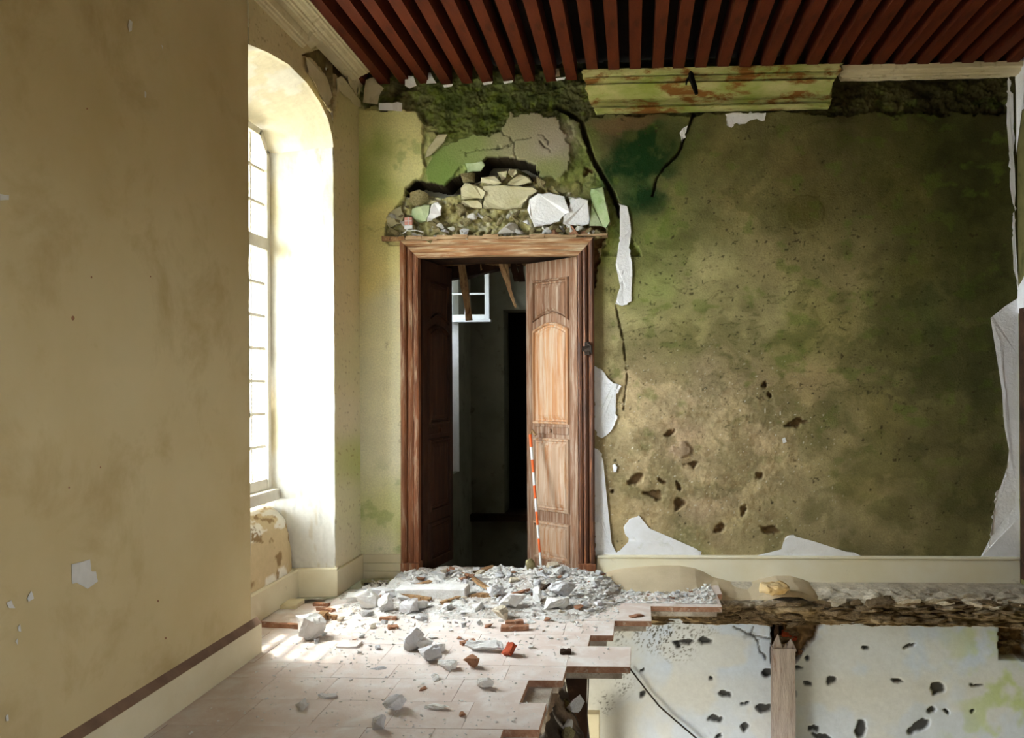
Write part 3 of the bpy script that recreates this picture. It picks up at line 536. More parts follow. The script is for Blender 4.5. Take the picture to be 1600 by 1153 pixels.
    rb2 = inpoly(Uw, Vw, [(922, 340), (950, 340), (946, 372), (936, 385), (934, 440), (924, 450), (924, 372)]); h = np.where(rb2, -.05 + .06 * (n - .5), h); c = np.where(rb2[..., None], lin((120, 92, 60)) * (.5 + .9 * n)[..., None], c)
    # cracks
    wob = 2.2 * (fbm(U / 6, V / 6, 3, 211) - .5) * 2
    for pl, wd, dp in ((CRACK1, 4.5, .12), (CRACK2, 2.2, .05), (CRACK3, 1.6, .02)):
        d = dseg(U, V, pl) + wob; k = sm(wd, wd * .35, d); h = h - dp * k; c = mixc(c, sm(wd * 1.7, wd * .5, d) * .55, (70, 60, 36))
    d = dseg(Uw, Vw, [(1340, 195), (1300, 185), (1262, 192)]); c = mixc(c, sm(1.5, .3, d) * .5, (60, 56, 26))
    for pl in ([(955, 400), (990, 400)], [(968, 520), (1040, 505)], [(1230, 605), (1380, 615), (1470, 650)], [(1265, 600), (1330, 598)], [(1500, 560), (1500, 760)], [(1550, 570), (1553, 600)], [(1400, 640), (1440, 640)]):
        c = mixc(c, sm(1.1, .2, dseg(Uw, Vw, pl)) * .45, (60, 56, 30))
    # pits where stones have dropped out, their brown deepened for hollow shade
    for (u, v, ru, rv, ro) in PITS:
        e = blob(Uw, Vw, u, v, ru, rv, ro); k = sm(1.1, .7, e); h = h - .035 * k; c = mixc(c, k * .75, (104, 76, 48))
    e = blob(Uw, Vw, 1064, 702, 19, 9, -.1); h = h + .012 * sm(1, .6, e); c = mixc(c, sm(1.05, .85, e) * .7, (158, 134, 110))
    # crevice, its depth shade put into the dark colour
    Uv, Vv = U + .35 * (Uw - U), V + .35 * (Vw - V); vd = inpoly(Uv, Vv, VOID) | inpoly(Uv, Vv + 4, VOID) | inpoly(Uv, Vv + 8, VOID) & (U < 840) | inpoly(Uv - 3, Vv, VOID); vd2 = vd | inpoly(Uv + 2.2, Vv, VOID) | inpoly(Uv - 5, Vv, VOID) | inpoly(Uv, Vv + 11, VOID) & (U < 840) | inpoly(Uv, Vv + 6.5, VOID); h = np.where(vd2, -.05 + .03 * (fine - .5), h); c = np.where(vd2[..., None], lin((58, 48, 34)) * (.6 + .8 * fine)[..., None], c); h = np.where(vd, -.34, h); c = np.where(vd[..., None], lin((40, 34, 26)) * (.6 + .8 * fine)[..., None], c)
    return c, h
xs = np.arange(XL - .01, XR + .02, .0072); zs = np.arange(-.06, 3.99, .0072)
Pg = np.zeros((len(zs), len(xs), 3)); Pg[..., 0] = xs[None]; Pg[..., 1] = YB; Pg[..., 2] = zs[:, None]
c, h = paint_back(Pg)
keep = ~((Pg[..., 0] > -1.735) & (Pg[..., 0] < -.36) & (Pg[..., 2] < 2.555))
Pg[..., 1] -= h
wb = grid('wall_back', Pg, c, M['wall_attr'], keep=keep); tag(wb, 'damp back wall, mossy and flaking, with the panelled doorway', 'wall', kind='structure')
WHITE = [[(966, 318), (980, 322), (985, 345), (984, 400), (988, 410), (986, 470), (972, 480), (962, 475), (972, 440), (975, 412), (961, 414), (968, 385), (972, 350)],
 [(928, 572), (942, 580), (955, 598), (971, 603), (968, 609), (957, 620), (965, 655), (955, 672), (948, 680), (936, 683), (928, 668)],
 [(928, 700), (938, 705), (943, 730), (938, 760), (943, 790), (938, 800), (934, 815), (950, 835), (954, 858), (965, 869), (930, 871)],
 [(955, 869), (975, 855), (982, 846), (975, 825), (983, 812), (997, 806), (1005, 818), (1020, 832), (1035, 848), (1080, 855), (1096, 862), (1095, 870)],
 [(1172, 870), (1222, 866), (1226, 840), (1240, 836), (1258, 846), (1280, 848), (1300, 857), (1330, 865), (1355, 870), (1357, 874)],
 [(1593, 455), (1590, 480), (1578, 475), (1560, 490), (1548, 497), (1550, 508), (1562, 515), (1566, 545), (1565, 580), (1572, 610), (1567, 650), (1575, 680), (1577, 720), (1568, 760), (1556, 768), (1552, 800), (1548, 840), (1540, 860), (1530, 873), (1596, 876)],
 [(957, 727), (961, 724), (965, 730), (963, 738), (958, 738)], [(1066, 200), (1074, 196), (1072, 215), (1066, 222), (1063, 212)],
 [(1133, 178), (1197, 176), (1195, 188), (1175, 185), (1160, 195), (1145, 192), (1143, 200), (1135, 196)], [(1222, 686), (1227, 683), (1229, 690), (1224, 693)],
 [(1574, 118), (1579, 130), (1582, 180), (1584, 260), (1586, 330), (1580, 300), (1574, 180)], [(1584, 330), (1588, 400), (1591, 455), (1586, 430), (1582, 380)]]
for i, pl in enumerate(WHITE): tag(patch('plaster_patch', pl, 1, YB + .004, .014, 'white', wb, jit=1.3, sub=4, seed=i, inset=.3), 'remnant of white finish plaster')
CB = lambda L: [c5(*p) for p in L]
PL = [('beige', [(600, 670), (690, 686), (720, 720), (700, 760), (580, 765), (575, 700)], .055), ('beige', [(697, 688), (780, 680), (960, 690), (1010, 710), (960, 740), (930, 780), (920, 812), (706, 815), (704, 765), (726, 722)], .05), ('beige', [(580, 771), (697, 767), (699, 815), (580, 800)], .045),
      ('beige', [(690, 640), (770, 630), (805, 668), (790, 682), (690, 668)], .07), ('beige', [(780, 608), (838, 600), (832, 640), (805, 660)], .06), ('beige', [(850, 590), (890, 592), (900, 618), (868, 640), (842, 615)], .07), ('beige', [(905, 618), (968, 640), (978, 665), (895, 690), (835, 678), (860, 650)], .05),
      ('white', [(960, 762), (1010, 727), (1080, 722), (1110, 750), (1160, 742), (1190, 830), (1130, 888), (1060, 905), (990, 918), (970, 870), (952, 820)], .055), ('white', [(1180, 742), (1290, 765), (1303, 830), (1298, 900), (1250, 918), (1150, 900), (1152, 852), (1196, 830)], .045),
      ('white', [(410, 792), (450, 774), (472, 800), (465, 850), (420, 882), (382, 888)], .05), ('whitegreen', [(302, 812), (400, 792), (402, 850), (380, 890), (330, 890), (302, 850)], .04), ('beige', [(160, 830), (240, 800), (262, 850), (240, 900), (175, 920), (150, 870)], .02),
      ('whitegreen', [(1310, 700), (1375, 690), (1400, 800), (1418, 890), (1395, 925), (1330, 905), (1300, 915), (1312, 800)], .03), ('whitegreen', [(600, 560), (700, 545), (715, 570), (690, 600), (615, 612)], .02), ('beige', [(385, 480), (450, 395), (500, 395), (470, 455), (420, 500), (375, 530)], .012)]
for i, (mt, pl, th) in enumerate(PL): patch('plaster_plate', CB(pl), 1, YB + .01, th, mt, wb, jit=1.0, sub=6, seed=130 + i, inset=1.2)
for i in range(110):                               # loose stones of the rubble core
    px, py = rng.uniform(180, 1390), 0; t = (px - 180) / 1200
    lo_ = np.interp(px, [180, 265, 350, 470, 475, 560, 580, 940, 960, 1300, 1310, 1390], [860, 770, 765, 900, 770, 760, 830, 830, 915, 920, 940, 940]); py = rng.uniform(lo_, 985)
    if 290 < px < 475 and 780 < py < 900: continue
    if i < 14: px, py = rng.uniform(300, 700), rng.uniform(960, 985)
    q = on(*c5(px, py), 1, YB - .01 - .03 * rng.rand()); o = link('rubble_stone', RW[i % 8] if len(RW) > 7 else RW.append(chunk_mesh(400 + i, 'beige_rock' if i % 3 else 'chunk')) or RW[-1], wb)
    sz = rng.uniform(.025, .075); o.location = q; o.scale = (sz * 1.3, sz, sz * .8); o.rotation_euler = tuple(rng.uniform(-1, 1, 3))
for (px, py, sz, mt) in [(840, 935, .17, 'chunk'), (1215, 935, .14, 'brownbrick'), (1100, 940, .09, 'brownbrick'), (430, 890, .08, 'beige_rock'), (1035, 665, .11, 'beige_rock'), (340, 755, .16, 'beige_rock'), (205, 950, .12, 'beige_rock'), (620, 640, .12, 'beige_rock'), (1350, 955, .11, 'beige_rock'), (1270, 945, .09, 'brownbrick'), (600, 950, .1, 'stone'), (480, 950, .08, 'stone')]:
    o = link('rubble_stone', chunk_mesh(int(px), mt, (1, .8, .7)), wb); o.location = on(*c5(px, py), 1, YB - .02); o.scale = (sz, sz * .7, sz); o.rotation_euler = (0, rng.uniform(-.4, .4), rng.uniform(-.5, .5))
# pieces of mortar between the joist ends, and torn corner plaster
for i, pl in enumerate([[(633, 118), (646, 119), (651, 134), (640, 138), (633, 134)], [(668, 114), (673, 113), (682, 130), (666, 131)], [(860, 108), (873, 107), (875, 119), (860, 119)], [(567, 160), (572, 125), (585, 120), (590, 130), (600, 138), (592, 150), (590, 163)], [(592, 161), (628, 161), (628, 174), (592, 172)]]):
    patch('mortar_piece', pl, 1, YB - .01, .04, 'white' if i in (0, 1, 4) else 'cornice', wb, jit=.6, sub=7, seed=200 + i)
for u0 in (692, 754, 786, 868): patch('mortar_piece', [(u0, 133 - (u0 - 690) * .06), (u0 + 16, 131 - (u0 - 690) * .06), (u0 + 14, 135 - (u0 - 690) * .06), (u0 + 2, 137 - (u0 - 690) * .06)], 1, YB - .01, .03, 'white', wb, jit=.5, sub=6, seed=u0)

# cornice fragments on the back wall
cb = empty('trim_cornice_back'); tag(cb, 'surviving length of green stained plaster cornice on back wall', 'cornice', kind='structure')
def runx(name, prof, x0, x1, mat, parent, rag=0.0, seed=0, n=12, lean=(0, 0)):
    r = np.random.RandomState(seed); st = []
    for k in range(n + 1):
        x = x0 + (x1 - x0) * k / n; e = (k == 0) * -1 + (k == n)
        st.append([(x + (r.uniform(-rag, rag) if e else 0) + (lean[0] * (z - 3.58) if k == 0 else 0) + (lean[1] * (z - 3.58) if k == n else 0), y + r.uniform(-.002, .002), z + r.uniform(-.003, .003)) for (y, z) in prof])
    mb = MB(); mb.sweep(st, None); return mb.build(name, mat, parent)
BC = [(YB + .02, 3.86), (YB + .02, 3.58), (YB - .045, 3.58), (YB - .05, 3.605), (YB - .02, 3.61), (YB - .02, 3.624), (YB - .045, 3.628), (YB - .042, 3.648), (YB - .025, 3.652), (YB - .03, 3.68), (YB - .045, 3.71), (YB - .075, 3.745), (YB - .105, 3.765), (YB - .08, 3.768), (YB - .08, 3.782), (YB - .14, 3.786), (YB - .142, 3.806), (YB - .115, 3.81), (YB - .16, 3.82), (YB - .165, 3.845), (YB - .165, 3.86)]
xa_, xb_ = on(930, 178, 1, YB)[0], on(1292, 175, 1, YB)[0]
runx('mouldy_length', BC, xa_, xb_, M['cornice_green'], cb, .02, 4, 24, (-.35, .25))
BT = [(YB + .02, 3.86), (YB + .02, 3.79), (YB - .07, 3.79), (YB - .075, 3.80), (YB - .095, 3.80), (YB - .10, 3.82), (YB - .125, 3.825), (YB - .13, 3.86)]
runx('cream_length', BT, xb_ + .09, XR, M['cornice'], cb, .02, 5, 24)
for i in range(10): o = link('torn_edge', chunk_mesh(500 + i, 'cornice', (1.6, .5, .5)), cb); o.location = (rng.uniform(xb_ + .1, XR - .1), YB - .05, 3.785); o.scale = (.06, .04, .03)
mb = MB(); q = on(1085, 140, 1, YB - .12)
mb.tube([q + np.array([-.03, -.02, .13]), q + np.array([-.02, -.04, .06]), q + np.array([.0, -.04, .0]), q + np.array([.012, -.05, -.05])], [.02, .022, .02, .014], 7)
mb.tube([q + np.array([-.03, -.02, .1]), q + np.array([-.06, -.04, .05]), q + np.array([-.065, -.045, .02])], [.012, .01, .006], 5)
mb.build('wire_tuft', M['black'], cb)

# skirting on the back wall
bb = empty('baseboard_back'); tag(bb, 'cream wooden skirting board on back wall right of doorway', 'skirting board', kind='structure')
mb = MB(); mb.box((-.29, YB - .028, -.01), (XR - .005, YB + .02, .165)); mb.build('board', M['skirt_pale'], bb, bevel=.003)
mb = MB(); mb.box((-.29, YB - .036, .165), (XR - .005, YB + .02, .188)); mb.build('top_edge', M['skirt_pale'], bb, bevel=.006)
bc = empty('baseboard_corner'); tag(bc, 'cracked cream skirting boards between window corner and door frame', 'skirting board', kind='structure')
for i, (z0, z1) in enumerate(((.0, .055), (.058, .118), (.121, .185))):
    mb = MB(); mb.box((XL + .022, YB - .03 + .004 * i, z0), (-1.80, YB + .02, z1), .002); mb.build('board', M['skirt'], bc, bevel=.002)

# ------------------------------------------------------------------ door casing
cas = empty('trim_door_casing', (-1.04, YB, 0)); tag(cas, 'worn reddish oak moulded casing round the doorway', 'door frame', kind='structure')
xi0, xi1, zi = -1.665, -.424, 2.487
PR = [(0, -.05), (0, .03), (.012, .036), (.03, .036), (.034, .026), (.04, .026), (.044, .034), (.06, .04), (.078, .034), (.082, .022), (.088, .022), (.092, .04), (.104, .055), (.12, .058), (.134, .052), (.134, -.05)]
O_ = np.array([-1.04, YB, 0])
def stn(fn): return [tuple(np.array(fn(a, hh)) - O_) for (a, hh) in PR]
mb = MB(); mb.sweep([stn(lambda a, hh: (xi0 - a * .98 - .008, YB - hh, .1)), stn(lambda a, hh: (xi0 - a - .0, YB - hh, 1.3)), stn(lambda a, hh: (xi0 - a, YB - hh, zi + a))], None); mb.build('jamb_casing', M['wood'], cas)
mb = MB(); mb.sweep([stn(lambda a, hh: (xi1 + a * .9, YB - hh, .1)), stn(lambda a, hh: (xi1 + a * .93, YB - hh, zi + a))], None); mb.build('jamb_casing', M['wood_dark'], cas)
mb = MB(); mb.sweep([stn(lambda a, hh: (xi0 - a, YB - hh, zi + a)), stn(lambda a, hh: ((xi0 + xi1) / 2, YB - hh, zi + a + .012)), stn(lambda a, hh: (xi1 + a * .93, YB - hh, zi + a))], None); mb.build('head_casing', M['wood_h'], cas)
def cbox(name, lo, hi, mat, parent=cas, bevel=.004, jit=0):
    mb = MB(); off = Vector(parent.location); mb.box(Vector(lo) - off, Vector(hi) - off, jit); return mb.build(name, M[mat], parent, bevel=bevel)
cbox('plinth_block', (xi0 - .14, YB - .065, 0), (xi0 + .004, YB + .05, .125), 'wood'); cbox('plinth_block', (xi1 - .004, YB - .065, 0), (xi1 + .13, YB + .05, .125), 'wood')
mb = MB()
for k in range(14):
    x0 = -1.86 + k * .119; x1 = x0 + .12
    mb.box(Vector((x0, YB - .075 - .012 * rng.rand(), 2.618 + .006 * rng.randn())) - cas.location, Vector((x1, YB + .03, 2.642 + .008 * rng.randn())) - cas.location, .004)
mb.build('splintered_cap', M['cap'], cas)
mb = MB(); mb.beam(Vector((-1.93, YB - .05, 2.63)) - cas.location, Vector((-1.75, YB - .06, 2.63)) - cas.location, .05, .03, .006, seg=3); mb.build('cap_end', M['oldwood'], cas)
cbox('reveal_lining', (xi0 - .07, YB + .04, 0), (xi0 - .012, YB + .5, zi + .03), 'leaf_shaded'); cbox('reveal_lining', (xi1 + .012, YB + .04, 0), (xi1 + .07, YB + .5, zi + .03), 'wood'); cbox('reveal_head', (xi0 - .07, YB + .06, zi + .02), (xi1 + .07, YB + .5, zi + .09), 'darkwood')
mb = MB(); q = Vector((-.352, YB - .06, 1.77)) - cas.location
mb.box(q + Vector((-.02, -.01, -.05)), q + Vector((.02, .01, .05))); mb.box(q + Vector((-.035, -.03, -.02)), q + Vector((.035, -.005, .02)), .006); mb.tube([q + Vector((0, -.02, .04)), q + Vector((.03, -.05, .02)), q + Vector((.035, -.05, -.04))], .007, 6); mb.build('iron_latch', M['metal'], cas, bevel=.002)

# ------------------------------------------------------------------ door leaves
def leaf(name, label, W, H, hinge, ang, sgn, mats):
    root = empty(name, hinge); root.rotation_euler = (0, 0, ang); tag(root, label, 'door', kind='structure')
    T = .036; X = lambda a: sgn * a                # a runs from the hinge to the free edge
    MB().box((min(0, X(W)), 0, 0), (max(0, X(W)), T, H)).build('leaf_body', M[mats[0]], root, bevel=.003)
    def panel(pname, z0, z1, mat, top=0.0, bot=0.0, a0=.1, a1=None):
        a1 = a1 if a1 else W - .1; out = []; n = 10
        bz = lambda t: z0 + bot * math.sin(math.pi * t); tz = lambda t: z1 - top + top * math.sin(math.pi * t)
        for k in range(n + 1): t = k / n; out.append((a0 + (a1 - a0) * t, bz(t) if bot else z0))
        for k in range(n + 1): t = 1 - k / n; out.append((a0 + (a1 - a0) * t, tz(t) if top else z1))
        cx_, cz_ = (a0 + a1) / 2, (z0 + z1) / 2; hw, hh = (a1 - a0) / 2, (z1 - z0) / 2
        V = []; Fc = []
        for (d, e) in ((-.014, 0), (-.008, .016), (.006, .022), (.012, .004), (.024, .002), (.03, .010), (.06, .018)):
            for (a, z) in out: V.append((X(cx_ + (a - cx_) * (hw - d) / hw), -e, cz_ + (z - cz_) * (hh - d) / hh))
        m_ = len(out)
        for k in range(6):
            for i in range(m_): Fc.append((k * m_ + i, k * m_ + (i + 1) % m_, (k + 1) * m_ + (i + 1) % m_, (k + 1) * m_ + i))
        Fc.append(tuple(range(6 * m_, 7 * m_)))
        MB().add(V, Fc).build(pname, M[mat], root)
    panel('bottom_panel', .09, .37, mats[2]); panel('lower_panel', .48, 1.04, mats[2]); panel('middle_panel', 1.18, 1.97, mats[1], top=.06); panel('upper_panel', 2.0, H - .16, mats[0], bot=.06)
    MB().box((min(X(.1), X(W - .1)), -.008, 1.085), (max(X(.1), X(W - .1)), .01, 1.145)).build('lock_rail', M[mats[0]], root, bevel=.004)
    MB().tube([(X(W * .5), -.03, 1.115), (X(W * .5), 0, 1.115)], .016, 10).build('rosette', M[mats[0]], root)
    return root
dr = leaf('door_1', 'faded oak panelled door leaf standing half open at right of doorway', .585, 2.475, (xi1 - .01, YB + .035, .015), math.radians(-40), -1, ('leaf', 'leaf_panel', 'leaf_low'))
dl = leaf('door_2', 'dark panelled door leaf folded back at left of doorway', .585, 2.475, (xi0 + .01, YB + .06, .015), math.radians(79), 1, ('leaf_shaded', 'leaf_shaded', 'leaf_shaded'))
# ------------------------------------------------------------------ lower storey wall, ledge
YLW = 6.05
BW, GW = (208, 221, 242), (216, 221, 228)
SPOTS = [(1102, 1001, 10, 5, .1), (1070, 1003, 14, 4, 0), (1058, 1008, 8, 5, .6), (1132, 1083, 12, 5, .2), (1118, 1123, 12, 5, .1), (1122, 1150, 5, 4, 0), (1005, 1083, 7, 4, -.6), (1195, 1106, 13, 7, .1), (1198, 1050, 9, 6, 0), (1299, 1062, 9, 6, 0), (1261, 1067, 7, 5, 0), (1261, 1028, 4, 3, 0), (1421, 1009, 10, 3, -.2), (1402, 1063, 10, 3, 0), (1464, 1076, 11, 9, 0), (1456, 1110, 8, 5, -.3), (1436, 1135, 18, 8, -.5), (1345, 1139, 8, 14, .1), (1480, 1112, 3, 3, 0), (1520, 1110, 4, 2, -.4), (1285, 1152, 16, 5, .3), (1524, 1070, 10, 2, 0), (1168, 1098, 5, 3, 0), (1160, 1098, 4, 2, 0), (1246, 1045, 6, 3, 0), (1003, 1047, 3, 3, 0), (1112, 1059, 3, 2, 0), (1163, 1136, 5, 7, .4), (1352, 1012, 5, 4, 0), (1270, 1138, 9, 4, .1), (1045, 1160, 10, 6, 0), (1240, 1083, 3, 3, 0)]
BREAK = [(1205, 968), (1290, 968), (1278, 985), (1272, 1000), (1258, 1014), (1248, 1028), (1240, 1040), (1204, 1036), (1206, 1000)]
NOTCH = [(1560, 974), (1610, 970), (1610, 1032), (1561, 1030)]
def paint_low(P):
    U, V = proj(P); Uw = U + 10 * (fbm(U / 9, V / 9, 4, 303) - .5); Vw = V + 8 * (fbm(U / 9, V / 9, 4, 307) - .5)
    med = fbm(U / 60, V / 60, 4, 309)
    c = np.zeros(P.shape) + lin(BW); c = mixc(c, sm(.42, .62, med), GW); c = mixc(c, sm(1050, 930, U) * .6, (206, 200, 180)); c = mixc(c, sm(1040, 1070, V) * .3, (222, 218, 210))  # left end tinted beige-olive to carry its shade
    c = mixc(c, sm(.5, .68, fbm(U / 40, V / 40, 4, 311)) * sm(1440, 1580, U) * .8, (188, 206, 130))
    c = mixc(c, sm(.5, .6, med) * blob(U, V, 1480, 1010, 50, 25).clip(0, 1) * 0, (188, 206, 130))
    h = .006 * (fbm(U / 25, V / 25, 4, 313) - .5)
    for (u, v, ru, rv, ro) in SPOTS:
        k = sm(1.15, .85, blob(Uw, Vw, u, v, ru, rv, ro)); c = mixc(c, k * .95, (58, 56, 54)); h = h - .02 * k
    # mould specks
    sp = vn(U / 1.8, V / 1.8, 317)
    for (cu, cv, ru, rv) in ((1020, 990, 45, 30), (1060, 1020, 30, 18), (975, 1060, 18, 35), (945, 1098, 18, 22), (1040, 1000, 60, 25), (970, 985, 12, 40), (1060, 985, 70, 14)):
        c = mixc(c, sm(1.2, .3, blob(U, V, cu, cv, ru, rv)) * sm(.66, .76, sp) * .85, (70, 66, 56))
    for pl in ([(985, 1046), (1010, 1078), (1040, 1112), (1092, 1156)],): c = mixc(c, sm(1.6, .6, dseg(Uw, Vw, pl)) * .3, (120, 112, 96))
    for pl in ([(1147, 978), (1165, 990), (1185, 996), (1203, 996)], [(1180, 996), (1190, 1015), (1196, 1030)], [(1178, 978), (1175, 992)]): k = sm(1.8, .5, dseg(Uw, Vw, pl)); c = mixc(c, k * .85, (70, 66, 62)); h = h - .01 * k
    c = mixc(c, sm(1.2, .6, blob(Uw, Vw, 1172, 993, 13, 6)) * .5, (120, 120, 124))
    n = fbm(U / 9, V / 7, 4, 321)
    for pl, dp in ((BREAK, .06), (NOTCH, .16)):
        m = inpoly(U + .4 * (Uw - U), V + .4 * (Vw - V), pl); h = np.where(m, -dp + .08 * (n - .5), h); c = np.where(m[..., None], lin((148, 120, 86)) * (.4 + 1.0 * n)[..., None], c)
    e = blob(Uw, Vw, 1216, 990, 10, 16); h = h - .15 * sm(1.1, .8, e); c = mixc(c, sm(1.1, .8, e) * .8, (60, 46, 34))
    return c, h
xs = np.arange(-.6, XR + .02, .0085); zs = np.concatenate([np.arange(ZLOW, -1.2, .1), np.arange(-1.2, -.2, .0085)])
Pg = np.zeros((len(zs), len(xs), 3)); Pg[..., 0] = xs[None]; Pg[..., 1] = YLW; Pg[..., 2] = zs[:, None]
c, h = paint_low(Pg); Pg[..., 1] -= h
wlow = grid('wall_lower_back', Pg, c, M['soft_attr']); tag(wlow, 'pale chipped wall of the storey below, seen through broken floor', 'wall', kind='structure')
MB().box((-2.9, YLW, ZLOW), (-.59, YLW + .3, -.2)).build('lower_wall_return', M['cream'], wlow)
for i in range(14):
    inn = i < 8; u, v = (rng.uniform(1222, 1270), rng.uniform(976, 1020)) if inn else (rng.uniform(1566, 1598), rng.uniform(985, 1024))
    if inn and u + v > 2275: continue
    o = link('core_stone', chunk_mesh(600 + i, ('core', 'brownbrick', 'core', 'brick')[i % 4] if inn else 'core', (1, 1, .7), 14, 2), wlow); o.location = on(u, v, 1, YLW + (.03 if inn else .08)); sz = rng.uniform(.05, .12); o.scale = (sz * 1.3, sz * .6, sz * .7); o.rotation_euler = (0, rng.uniform(-.3, .3), 0)
# ledge of torn masonry
xs = np.arange(-.3, XR + .02, .009); pr_ = np.array([(6.42, -.005), (6.2, -.02), (6.06, -.04), (6.01, -.055), (5.985, -.09), (5.985, -.14), (6.0, -.19), (6.02, -.225), (6.06, -.24), (6.12, -.245)]); k = np.linspace(0, 9, 110)
yy = np.interp(k, range(10), pr_[:, 0]); zz = np.interp(k, range(10), pr_[:, 1])
Pg = np.zeros((len(k), len(xs), 3)); Pg[..., 0] = xs[None]; Pg[..., 1] = yy[:, None]; Pg[..., 2] = zz[:, None]
X_, K_ = np.meshgrid(xs, k); s_ = np.interp(K_, range(10), [0, .22, .36, .42, .45, .5, .55, .6, .64, .7])
wx = X_ + .06 * (fbm(X_ * 5, s_ * 9, 3, 401) - .5)
lay = fbm(wx * 10, s_ * 30 + .6 * X_, 5, 403); big = fbm(wx * 3.5, s_ * 9, 4, 405); iso = fbm(X_ * 14, s_ * 16, 5, 411)
fr_ = sm(2.2, 3.2, K_) * sm(9, 8, K_); tp = 1 - sm(2.2, 3.2, K_)
Pg[..., 1] -= fr_ * (.15 * (lay - .5) + .13 * (big - .5)) + tp * sm(1.2, 2.6, K_) * .10 * (big - .5); Pg[..., 2] += -.03 * sm(1.45, 1.25, X_) * tp * sm(.3, 1.2, K_) + sm(1.2, 1.42, X_) * tp * sm(.3, 1.2, K_) * (.05 * (iso - .42) + .05 * (big - .45)) + fr_ * .04 * (big - .5)
c = np.zeros(Pg.shape) + lin((216, 204, 184)); c = mixc(c, sm(3.2, 4.6, K_ + 1.6 * (big - .5)), (150, 128, 96)); c = c * np.where(K_ < 3, .62 + .6 * iso, .35 + 1.2 * lay)[..., None]
c = mixc(c, sm(.52, .66, fbm(X_ * 8, s_ * 26, 4, 409)) * fr_ * .6, (92, 72, 52)); c = mixc(c, sm(7.4, 8.4, K_) * .7, (186, 164, 124)); c = mixc(c, sm(1.7, 2.0, X_) * .35, (120, 104, 80))
led = grid('wall_back_ledge', Pg, c, M['rough_attr']); tag(led, 'ragged stone ledge where the floor has broken away below skirting', 'ledge', kind='structure')
for i in range(70):
    x = rng.uniform(.5, 2.8); o = link('ledge_stone', chunk_mesh(700 + i % 12, 'core', (1.3, .8, .45), 14, 2), led); sz = rng.uniform(.04, .11); o.location = (x, 5.985 + rng.uniform(0, .03), rng.uniform(-.22, -.07)); o.scale = (sz * 1.4, sz, sz); o.rotation_euler = (rng.uniform(-.2, .2), rng.uniform(-.15, .15), rng.uniform(-.3, .3))

for i in range(58):
    x = rng.uniform(1.22, 2.84); o = link('ledge_stone', chunk_mesh(760 + i % 12, 'cap_stone' if i % 4 else 'core', (1.3, .9, .5), 14, 2), led); sz = rng.uniform(.05, .13); o.location = (x, rng.uniform(6.0, 6.12), rng.uniform(-.085, -.05)); o.scale = (sz * 1.4, sz, sz); o.rotation_euler = (rng.uniform(-.3, .3), rng.uniform(-.2, .2), rng.uniform(-.4, .4))
# ------------------------------------------------------------------ floor: mortar bed and single tiles
ROWS = [(YF, 3.27, XR), (3.27, 3.595, -.575), (3.595, 3.90, -.42), (3.90, 4.20, -.545), (4.20, 4.415, -.367), (4.415, 4.755, -.027), (4.755, 4.965, -.27), (4.965, 5.27, -.13), (5.27, 5.62, .105), (5.62, 5.96, .585), (5.96, 6.385, .62)]
BED = [(3.27, 3.595, -.52), (3.595, 3.90, -.44), (3.90, 4.20, -.42), (4.20, 4.415, -.39), (4.415, 4.755, -.07), (4.755, 4.965, -.31), (4.965, 5.27, -.17), (5.27, 5.62, .07), (5.62, 5.96, .55)]
mb = MB(); mb.box((XL, YF, -.2), (XR, 3.27, -.04))
for (y0, y1, x1) in BED: mb.box((XL - .02, y0, -.065), (x1, y1, -.036), 0)
mb.box((-2.66, 4.38, -.2), (XL, 5.9, -.036)); mb.box((xi0 - .02, 6.385, -.2), (xi1 + .02, 6.70, -.012)); mb.box((XL, 3.3, -.2), (-1.2, 5.96, -.066)); mb.box((-1.80, 5.96, -.065), (.55, 6.385, -.036)); mb.box((XL - .05, 5.9, -.42), (-1.6, 6.42, -.38)); mb.box((-1.80, 5.96, -.4), (-1.76, 6.4, -.06)); mb.box((XL, 5.92, -.4), (-1.8, 5.96, -.06))
fl = mb.build('floor', M['bed'], None); tag(fl, 'dusty square tiled floor with a stepped broken edge', 'floor', kind='structure')
for r_i, (y0, y1, xe) in enumerate(ROWS):
    if r_i == 0:
        tl = MB().box((XL + .02, YF + .05, -.04), (XR - .02, 3.268, 0)).build('tile_field', M['tile'], fl); continue
    x = xe; tw = (.325, .30, .34)[r_i % 3]; left = XL - .52 if 4.4 < y0 < 5.6 else XL + .03
    while x > left + .02:
        x0 = max(left, x - tw)
        if r_i == 10 and x0 < -1.78 and x > -2.14: x = x0; continue        # missing tiles in the corner
        dz = rng.uniform(-.001, .001); j = lambda: rng.uniform(-.002, .002)
        mb = MB(); g = .0005
        if abs(x - xe) < 1e-6:
            a = [(x0 + g, y0 + g), (x, y0 + g + j()), (x + j() * 3, y1 - g), (x0 + g, y1 - g)]
        else: a = [(x0 + g, y0 + g), (x - g, y0 + g), (x - g, y1 - g), (x0 + g, y1 - g)]
        cx_, cy_ = (x0 + x) / 2, (y0 + y1) / 2
        mb.add([(p[0] - cx_, p[1] - cy_, z) for z in (-.036, 0) for p in a], [(0, 3, 2, 1), (4, 5, 6, 7), (0, 1, 5, 4), (1, 2, 6, 5), (2, 3, 7, 6), (3, 0, 4, 7)])
        o = mb.build('tile', M['tile'], fl, bevel=.001); o.location = (cx_, cy_, dz); o.data.materials.append(M['tile_edge'])
        for p in o.data.polygons:
            if abs(p.normal.z) < .5: p.material_index = 1
        x = x0 if x0 > left else left
        if x0 <= left: break
